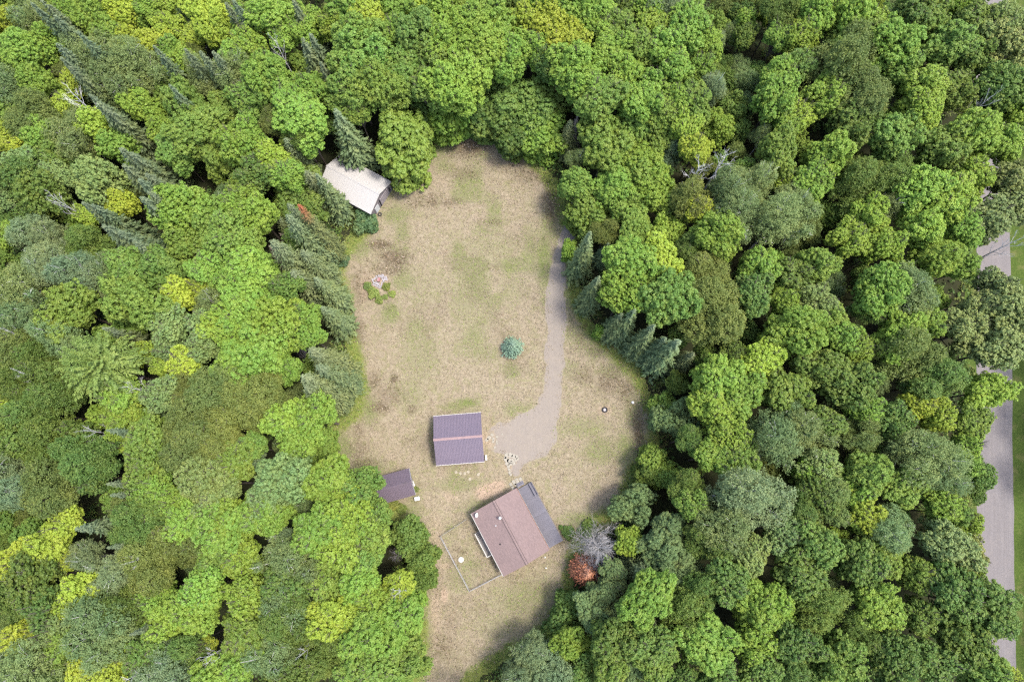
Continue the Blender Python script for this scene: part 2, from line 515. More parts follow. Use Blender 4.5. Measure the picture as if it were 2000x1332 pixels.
c = t.mix(1.0, c, t.ramp(lanes, [(0.3, (0.9, 0.895, 0.89)), (0.55, (1, 1, 1)), (0.7, (1.06, 1.06, 1.06))]), 'MULTIPLY')
c = t.mix(t.val(t.noise(0.5, 5, 0.7, v), 0.5, 0.75, 0, 0.35), c, (0.225, 0.197, 0.177))
t.bump(n, 0.4, 0.03)
M_ROAD = t.done(c, 0.9, 0, 0.15)
strip('road', lambda y: ROAD_R(y) - ROAD_W, ROAD_R, -70, 140, 0.03, M_ROAD)
t = NT('verge_grass')
v = t.coord()
c = t.ramp(t.noise(3.5, 6, 0.75, v), [(0.3, (0.034, 0.059, 0.011)), (0.55, (0.062, 0.093, 0.019)), (0.75, (0.105, 0.124, 0.037))])
c = t.mix(t.val(t.noise(0.5, 4, 0.6, v), 0.52, 0.7, 0, 0.55), c, (0.149, 0.136, 0.056))
t.bump(t.noise(10, 4, 0.8, v), 0.7, 0.06)
M_VERGE = t.done(c, 0.95, 0, 0.1)
strip('grass_verge', lambda y: ROAD_R(y) - 0.15, lambda y: ROAD_R(y) + 7.0, -70, 140, 0.018, M_VERGE, wob=0.4)
strip('roadside_grass', lambda y: ROAD_R(y) - ROAD_W - 2.2, lambda y: ROAD_R(y) - ROAD_W + 0.2, -70, 140, 0.012, M_VERGE, wob=0.6)
# ------------------------------------------------------------------ vegetation builders
def unit(a):
    return a / (np.linalg.norm(a, axis=1, keepdims=True) + 1e-9)
def kites(C, N, L, W, rs, D=None):
    """leaf-shaped quads: centre C, normal N, half length L, half width W, optional long axis D"""
    n = len(C)
    N = unit(N)
    if D is None: D = rs.normal(size=(n, 3))
    D = unit(D - N * np.sum(D * N, 1, keepdims=True))
    S = np.cross(N, D)
    L = np.broadcast_to(np.asarray(L, float), (n,))[:, None]; W = np.broadcast_to(np.asarray(W, float), (n,))[:, None]
    V = np.stack([C - D * L, C + S * W - D * L * .1, C + D * L, C - S * W - D * L * .1], 1).reshape(-1, 3)
    return V, np.arange(4 * n).reshape(n, 4)
def leaf_mesh(name, C, N, L, W, tint, mat, rs, D=None, high=None):
    V, F = kites(C, N, L, W, rs, D)
    at_ = {'tint': ('FLOAT', 'FACE', np.clip(tint, 0, 1))}
    if high is not None: at_['high'] = ('FLOAT', 'FACE', high)
    return np_mesh(name, V, F, mat, at_)
def fib(n, rs):
    i = np.arange(n) + rs.rand()
    z = 1 - 2 * (i + .5) / (n + 1)
    z = np.clip(z, -1, 1)
    a = i * 2.399963 + rs.rand() * 6
    r = np.sqrt(1 - z * z)
    return np.stack([r * np.cos(a), r * np.sin(a), z], 1)

def lobes_for(rs, R, squash, n, spread=0.52, lr=(0.3, 0.5), low=-0.55):
    L = [(np.array([0, 0, 0.42 * R * squash]) + rs.normal(size=3) * 0.14 * R, R * rs.uniform(0.36, 0.52))]
    a0 = rs.rand() * 6.28
    for k in range(n):
        a = a0 + k * 6.283 / n * 1.0 + rs.uniform(-.35, .35)
        d = spread * R * rs.uniform(0.7, 1.32)
        z = rs.uniform(low, 0.42) * R * squash
        L.append((np.array([d * math.cos(a), d * math.sin(a), z]), R * rs.uniform(*lr)))
    for k in range(n // 2):          # smaller outlying limbs break the outline
        a = rs.rand() * 6.28; d = R * rs.uniform(.6, .9)
        L.append((np.array([d * math.cos(a), d * math.sin(a), rs.uniform(low, .45) * R * squash]), R * rs.uniform(.16, .27)))
    return L
def lobes_dome(rs, R, squash, n, low=-.5):
    """many small limb ends spread over an uneven dome"""
    L = []
    a0 = rs.rand() * 6.28
    tilt = rs.normal(size=2) * .12
    edge = [1 + .2 * math.sin(2 * a0 + k) for k in range(3)]
    for k in range(n):
        f = math.sqrt((k + .5) / n)
        a = a0 + k * 2.39996 + rs.uniform(-.35, .35)
        d = R * .80 * f * (1 + .16 * math.sin(2 * a + a0) + .1 * math.sin(3 * a - a0)) * rs.uniform(.88, 1.1)
        x, y = d * math.cos(a), d * math.sin(a)
        z = R * squash * (.62 * math.sqrt(max(0, 1 - (f * .98) ** 2)) + rs.uniform(-.36, .2)) + tilt[0] * x + tilt[1] * y
        L.append((np.array([x, y, z]), R * rs.uniform(.17, .33)))
        if f > .55:      # the same limb also leafs lower down
            q = rs.uniform(.82, 1.0)
            L.append((np.array([x * q, y * q, z + R * squash * (low - rs.uniform(0, .25)) * .8]), R * rs.uniform(.2, .3)))
    L.append((np.array([0, 0, -.05 * R]), R * .5))
    return L
def clump_points(rs, L, squash, spacing, minz=-0.75):
    P, Nn = [], []
    for i, (c, r) in enumerate(L):
        n = max(8, int(4 * math.pi * r * r / (spacing * spacing * 0.87)))
        d = fib(n, rs) + rs.normal(size=(n, 3)) * 0.12
        d = unit(d)
        p = c + d * r * rs.uniform(0.9, 1.06, (n, 1)) * np.array([1, 1, min(1.15, max(.8, squash))])
        ok = d[:, 2] > minz
        for j, (c2, r2) in enumerate(L):
            if j != i: ok &= np.linalg.norm(p - c2, axis=1) > r2 * 0.86
        P.append(p[ok]); Nn.append(d[ok])
    return np.concatenate(P), np.concatenate(Nn)

def crown_clumped(name, seed, mat, R=4.0, squash=1.0, nl=8, spacing=0.72, rc=(0.38, 0.66), per=62, leaf=(0.13, 0.22), asp=0.66, jit=0.42, low=-0.55, spread=0.52, droop=0.0, minz=-0.75, dome=False):
    """broadleaf crown: limbs' lobes -> leafy clumps -> single leaves"""
    rs = np.random.RandomState(seed)
    L = lobes_dome(rs, R, squash, nl, low) if dome else lobes_for(rs, R, squash, nl, spread, low=low)
    P, Nn = clump_points(rs, L, squash, spacing, minz)
    # patches where the leaves are thin, so dark gaps open between the limbs
    ph = rs.rand(6) * 6.28
    gapf = np.sin(P[:, 0] * 1.9 + ph[0]) * np.sin(P[:, 1] * 2.1 + ph[1]) + .6 * np.sin(P[:, 0] * 3.7 + P[:, 2] * 2.3 + ph[2]) * np.sin(P[:, 1] * 3.3 - P[:, 2] * 2.7 + ph[3])
    keep = rs.rand(len(P)) > np.clip(.06 + .42 * (gapf - .25), .05, .6)
    P, Nn = P[keep], Nn[keep]
    P = P + Nn * (np.maximum(0, rs.normal(size=(len(P), 1))) * .22 * R / 4)
    m = len(P)
    r = rs.uniform(*rc, m)
    ct = rs.rand(m)
    k = (per * (r / np.mean(rc)) ** 2).astype(int)
    idx = np.repeat(np.arange(m), k)
    d = unit(rs.normal(size=(len(idx), 3)) + Nn[idx] * 1.15 + np.array([0, 0, 0.65]))
    C = P[idx] + d * (r[idx] * (rs.uniform(0.45, 1.12, len(idx)) + .3 * (rs.rand(len(idx)) > .85)))[:, None] * np.array([1, 1, 0.85])
    C[:, 2] -= droop * rs.rand(len(idx))
    N = unit(d + rs.normal(size=d.shape) * jit + np.array([.12, 0, .45]))
    s = rs.uniform(*leaf, len(idx))
    tint = 0.5 + (ct[idx] - .5) * 0.75 + rs.normal(size=len(idx)) * 0.12
    # a few leaves deeper inside, so the crown is not hollow
    n2 = int(len(idx) * 0.12)
    li = rs.randint(0, len(L), n2)
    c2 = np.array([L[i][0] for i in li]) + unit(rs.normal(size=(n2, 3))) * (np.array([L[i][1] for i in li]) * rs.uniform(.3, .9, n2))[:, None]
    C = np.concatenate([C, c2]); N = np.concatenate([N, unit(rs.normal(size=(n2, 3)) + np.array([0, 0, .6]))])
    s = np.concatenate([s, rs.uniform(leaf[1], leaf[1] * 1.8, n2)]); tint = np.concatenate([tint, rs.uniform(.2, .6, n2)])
    me = leaf_mesh(name, C, N, s, s * asp, tint, mat, rs)
    return me, L

def crown_feathery(name, seed, mat, R=4.0, squash=1.0, nl=7, n=15000, leaf=(0.07, 0.13), asp=0.55, twigs=520):
    """birch / aspen / oak: fine leaves strung along thin hanging sprays"""
    rs = np.random.RandomState(seed)
    L = lobes_for(rs, R, squash, nl, 0.5)
    P, Nn = clump_points(rs, L, squash, 0.55, -0.6)
    sel = rs.choice(len(P), min(twigs, len(P)), replace=False)
    P, Nn = P[sel], Nn[sel]
    m = len(P); per = n // m
    idx = np.repeat(np.arange(m), per)
    dirs = unit(Nn + rs.normal(size=(m, 3)) * 0.5 + np.array([0, 0, 0.15]))
    u = rs.rand(len(idx)) ** 0.8
    ln = rs.uniform(0.5, 1.15, m)[idx]
    C = P[idx] + dirs[idx] * ((u - .35) * ln)[:, None] + rs.normal(size=(len(idx), 3)) * (0.11 + 0.13 * (1 - u))[:, None]
    C[:, 2] -= 0.25 * u * u * ln
    N = unit(rs.normal(size=C.shape) + Nn[idx] * 0.6 + np.array([.1, 0, 1.1]))
    s = rs.uniform(*leaf, len(idx))
    tint = 0.5 + (rs.rand(m)[idx] - .5) * 0.7 + rs.normal(size=len(idx)) * .15
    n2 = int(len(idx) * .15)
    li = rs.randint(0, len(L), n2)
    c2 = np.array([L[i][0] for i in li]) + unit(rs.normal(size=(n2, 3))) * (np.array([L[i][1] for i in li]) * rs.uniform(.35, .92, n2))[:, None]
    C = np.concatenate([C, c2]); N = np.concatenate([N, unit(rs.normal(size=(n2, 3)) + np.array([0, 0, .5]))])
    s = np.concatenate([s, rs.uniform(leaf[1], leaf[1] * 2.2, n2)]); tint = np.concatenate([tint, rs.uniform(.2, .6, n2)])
    return leaf_mesh(name, C, N, s, s * asp, tint, mat, rs), L

def crown_fronds(name, seed, mat, R=4.0, squash=1.0, fronds=300, per=60, leaf=(0.09, 0.16)):
    """ash-like crown: leafy sprays radiating from the middle like a star"""
    rs = np.random.RandomState(seed)
    d = fib(int(fronds * 1.55), rs)
    d = unit(d + rs.normal(size=d.shape) * .3)
    d = d[d[:, 2] > -0.3]
    m = len(d)
    idx = np.repeat(np.arange(m), per)
    ln = R * rs.uniform(.55, 1.1, m) * (1.0 - 0.12 * np.abs(d[:, 2]))
    u = 0.25 + 0.75 * rs.rand(len(idx)) ** .7
    w = (0.42 * (1.15 - u) + 0.05)
    side = unit(np.cross(d, np.array([0.02, 0.01, 1.0])))
    off = rs.uniform(-1, 1, len(idx))
    C = d[idx] * (u * ln[idx])[:, None] * np.array([1, 1, squash]) + side[idx] * (off * w)[:, None]
    C[:, 2] += R * .1 - (u ** 3) * R * .16 - np.abs(off) * w * .45 + rs.normal(size=len(idx)) * .05
    D = unit(d[idx] + side[idx] * (np.sign(off) * .8)[:, None])
    N = unit(np.array([0, 0, 1.0]) + d[idx] * .35 + side[idx] * (off * .5)[:, None] + rs.normal(size=C.shape) * .35)
    s = rs.uniform(*leaf, len(idx))
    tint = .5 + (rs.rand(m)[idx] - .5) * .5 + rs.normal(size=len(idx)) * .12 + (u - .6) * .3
    return leaf_mesh(name, C, N, s, s * .42, tint, mat, rs, D), [(np.zeros(3), R * .5)]

def crown_conifer(name, seed, mat, H=20.0, R=3.0, levels=58, per=9, sprays=16, base=0.04, power=0.85, droop=0.35, leaf=(0.26, 0.46), gap=0.0, belly=0.0, wid=0.36):
    """spruce: whorls of drooping branches, each carrying flat sprays of needles"""
    rs = np.random.RandomState(seed)
    Cs, Ns, Ds, Ls, Ts, Hs = [], [], [], [], [], []
    for k in range(levels):
        t_ = base + (1 - base) * (k + rs.rand() * .6) / levels
        rad = R * ((1 - t_) ** power) * (1 + belly * math.sin(t_ * 3.1)) * rs.uniform(.86, 1.1) + 0.10
        nb = max(3, int(per * (0.45 + 0.55 * (1 - t_))))
        a0 = rs.rand() * 6.28
        for b in range(nb):
            if rs.rand() < gap: continue
            a = a0 + 6.283 * b / nb + rs.uniform(-.2, .2)
            ln = rad * rs.uniform(.74, 1.12)
            m = max(3, int(sprays * (0.3 + 0.7 * ln / R)))
            u = (np.arange(m) + rs.rand(m)) / m
            off = rs.uniform(-1, 1, m) * ln * .36 * (1.15 - u)
            ca, sa = math.cos(a), math.sin(a)
            x = u * ln
            z = t_ * H - droop * ln * u + 0.22 * ln * u * u * (1 + droop) + rs.normal(size=m) * .07
            Cs.append(np.stack([x * ca - off * sa, x * sa + off * ca, z - np.abs(off) * .25], 1))
            sg = np.sign(off) * .65
            Ds.append(np.stack([ca - sg * sa, sa + sg * ca, np.full(m, -droop * .55)], 1) + rs.normal(size=(m, 3)) * .12)
            Ns.append(np.stack([np.full(m, ca * .45), np.full(m, sa * .45), np.ones(m)], 1) + rs.normal(size=(m, 3)) * .33)
            Ls.append(rs.uniform(*leaf, m) * (0.6 + 0.4 * ln / R))
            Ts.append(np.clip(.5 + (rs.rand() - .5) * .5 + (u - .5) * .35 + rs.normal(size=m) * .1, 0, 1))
            Hs.append(np.full(m, max(0, (t_ - .72) / .28)))
    C = np.concatenate(Cs); N = np.concatenate(Ns); D = np.concatenate(Ds); Lh = np.concatenate(Ls)
    return leaf_mesh(name, C, N, Lh, Lh * wid, np.concatenate(Ts), mat, rs, D, np.concatenate(Hs))

def branch_tree(name, seed, mat, H, spread, levels=3, nmain=9, r0=0.16, start=0.35, up=0.55, kids=5, n=5, wig=0.12):
    """bare trunk with forking limbs"""
    rs = random.Random(seed)
    mb = MB()
    def limb(p, d, ln, r, lev):
        k = 4
        pts = [p.copy()]; q = p.copy(); dd = d.copy()
        for i in range(k):
            dd = (dd + Vector((rs.uniform(-wig, wig), rs.uniform(-wig, wig), rs.uniform(-wig, wig) * .6 + .03))).normalized()
            q = q + dd * ln / k
            pts.append(q.copy())
        mb.tube(pts, [r * (1 - .19 * i) for i in range(k + 1)], n if lev == 0 else (4 if lev == 1 else 3), cap=False)
        if lev < levels:
            for j in range(kids):
                f = rs.uniform(.3, 1.0); i = min(k - 1, int(f * k))
                b = pts[i].lerp(pts[i + 1], f * k - i if f < 1 else 1)
                ax = Vector((rs.uniform(-1, 1), rs.uniform(-1, 1), rs.uniform(-.5, .8)))
                nd = (dd + ax * .95).normalized()
                limb(b, nd, ln * rs.uniform(.35, .6), r * .48, lev + 1)
    top = Vector((rs.uniform(-.3, .3), rs.uniform(-.3, .3), H))
    tr = [Vector((0, 0, -0.2)), Vector((.05, 0, H * .3)), Vector((0, .08, H * .6)), top]
    mb.tube(tr, [r0 * 1.25, r0, r0 * .7, r0 * .2], 7, cap=False)
    for k in range(nmain):
        z = H * (start + (1 - start) * (k + .5) / nmain)
        a = k * 2.4 + rs.uniform(-.4, .4)
        f = 1 - 0.55 * (z / H - start) / (1 - start)
        d = Vector((math.cos(a), math.sin(a), up + rs.uniform(-.15, .25))).normalized()
        limb(Vector((0, 0, z)), d, spread * f * rs.uniform(.8, 1.15), r0 * .42 * f, 1)
    return mb.mesh(name, mat)

def trunk_mesh(name, seed, mat, H, lobes, zc, r0):
    """tapered trunk with a limb running out into every lobe of its crown"""
    rs = random.Random(seed)
    mb = MB()
    fork = zc * 0.72
    mb.tube([(0, 0, -.15), (0, 0, .25), (.06, .03, fork * .5), (.02, .08, fork), (.0, .0, zc + 1.2)], [r0 * 1.35, r0, r0 * .85, r0 * .7, r0 * .25], 7)
    for i, (c, r) in enumerate(lobes):
        e = Vector((c[0], c[1], zc + c[2]))
        s = Vector((0, 0, fork * rs.uniform(.8, 1.05)))
        m_ = s.lerp(e, .55) + Vector((0, 0, -.25 * rs.random()))
        mb.tube([s, m_, e, e + Vector((c[0] * .3, c[1] * .3, r * .6))], [r0 * .5, r0 * .36, r0 * .2, r0 * .06], 5, cap=False)
        for q in range(3):
            dd = Vector((rs.uniform(-1, 1), rs.uniform(-1, 1), rs.uniform(.1, 1))).normalized()
            mb.tube([m_.lerp(e, .6), e + dd * r * .7, e + dd * r * 1.12], [r0 * .22, r0 * .15, r0 * .06], 4, cap=False)
    return mb.mesh(name, mat)

# bark and leaves
M_BARK = worn('bark', (0.12, 0.10, 0.08), .3, 3, .9, .1, fine=25, stretch=(3, 3, .6), bump=.5)
M_BIRCH = worn('pale_bark', (0.55, 0.53, 0.5), .2, 3, .8, .15, fine=18, stretch=(1, 1, 4), bump=.3)
M_DEADW = worn('weathered_dead_wood', (0.50, 0.48, 0.47), .18, 2, .9, .1, fine=20)
M_GREYW = worn('grey_dead_twigs', (0.24, 0.21, 0.205), .25, 2, .95, .08, fine=20)
M_LEAF = leaf_mat('broad_leaves', .34, .5, .075)
M_FINE = leaf_mat('fine_leaves', .36, .55, .06)
M_NEEDLE = leaf_mat('needles', .06, .6, .03, tip=((0.22, 0.255, 0.2), .22))
M_RUSTTIP = leaf_mat('needles_with_rusty_top', .06, .6, .03, tip=((0.30, 0.085, 0.04), 1.0))
M_DEADN = leaf_mat('dead_needles', .05, .8, .0, spec=.1)

ZC = 12.0      # crown centre height the trunks are made for
VAR = {}
def variants(kind, n, f, bark, r0=.22):
    out = []
    for i in range(n):
        me, L = f(i)
        out.append((me, trunk_mesh('trunk', 90 + i, bark, 17, L, ZC, r0)))
    VAR[kind] = out
variants('maple', 8, lambda i: crown_clumped('crown', 10 + i, M_LEAF, squash=1.1 + .06 * (i % 4), nl=13 + 2 * (i % 4), dome=True, spacing=.56, rc=(.26, .48), per=40, leaf=(.1, .17), jit=.5), M_BARK)
variants('skirt', 3, lambda i: crown_clumped('crown', 40 + i, M_LEAF, squash=1.3, nl=16, low=-1.0, dome=True, spacing=.54, rc=(.24, .46), per=36, leaf=(.1, .17), minz=-.9), M_BARK)
variants('rough', 3, lambda i: crown_clumped('crown', 60 + i, M_LEAF, squash=1.15, nl=15, dome=True, spacing=.54, rc=(.2, .4), per=27, leaf=(.11, .175), jit=.6), M_BARK)
variants('birch', 4, lambda i: crown_feathery('crown', 80 + i, M_FINE, squash=1.1, nl=7), M_BIRCH, .17)
variants('oak', 3, lambda i: crown_feathery('crown', 100 + i, M_FINE, squash=1.05, nl=8, n=19000, leaf=(.085, .15), twigs=700), M_BARK)
variants('ash', 3, lambda i: crown_fronds('crown', 120 + i, M_LEAF, squash=1.15), M_BARK)
variants('pine', 3, lambda i: crown_clumped('crown', 140 + i, M_NEEDLE, squash=1.2, nl=13, dome=True, spacing=.5, rc=(.24, .42), per=44, leaf=(.15, .24), asp=.2, jit=.9), M_BARK)
VAR['spruce'] = [crown_conifer('crown', 160 + i, M_NEEDLE) for i in range(4)]
VAR['cedar'] = [crown_conifer('crown', 180 + i, M_NEEDLE, power=.62, droop=.15, per=11, levels=64, sprays=15, leaf=(.2, .36), belly=.1) for i in range(3)]
VAR['rusty'] = [crown_conifer('crown', 185, M_RUSTTIP, power=.62, droop=.15, per=11, levels=64, leaf=(.2, .36), belly=.1)]
VAR['deadcon'] = [crown_conifer('crown', 190 + i, M_DEADN, levels=46, per=8, gap=.12, leaf=(.2, .36), wid=.16, sprays=14) for i in range(2)]
VAR['bushcon'] = [crown_conifer('crown', 200, M_NEEDLE, H=4.2, R=2.05, levels=30, per=13, sprays=17, power=.72, leaf=(.14, .26), droop=.05, base=.02)]
VAR['bare'] = [branch_tree('limbs', 210 + i, M_DEADW, 17, 3.6, 3, 9, .24, .55, .9, 4) for i in range(3)]
M_SILVER = worn('silver_grey_twigs', (0.30, 0.285, 0.275), .2, 2, .9, .1, fine=20)
VAR['bareround'] = [branch_tree('limbs', 220, M_SILVER, 11, 3.7, 3, 48, .15, .12, .8, 8, wig=.06)]
VAR['greyround'] = [branch_tree('limbs', 224 + i, M_GREYW, 9, 3.2, 3, 24, .13, .2, .7, 6, wig=.1) for i in range(2)]
_tm = MB().tube([(0, 0, -.2), (0, 0, .3), (0, .02, 9), (0, 0, 19.6)], [.30, .24, .15, .02], 7).mesh('trunk', M_BARK)
_tb = MB().tube([(0, 0, -.1), (0, 0, 2), (0, 0, 4.0)], [.10, .07, .01], 6).mesh('trunk', M_BARK)

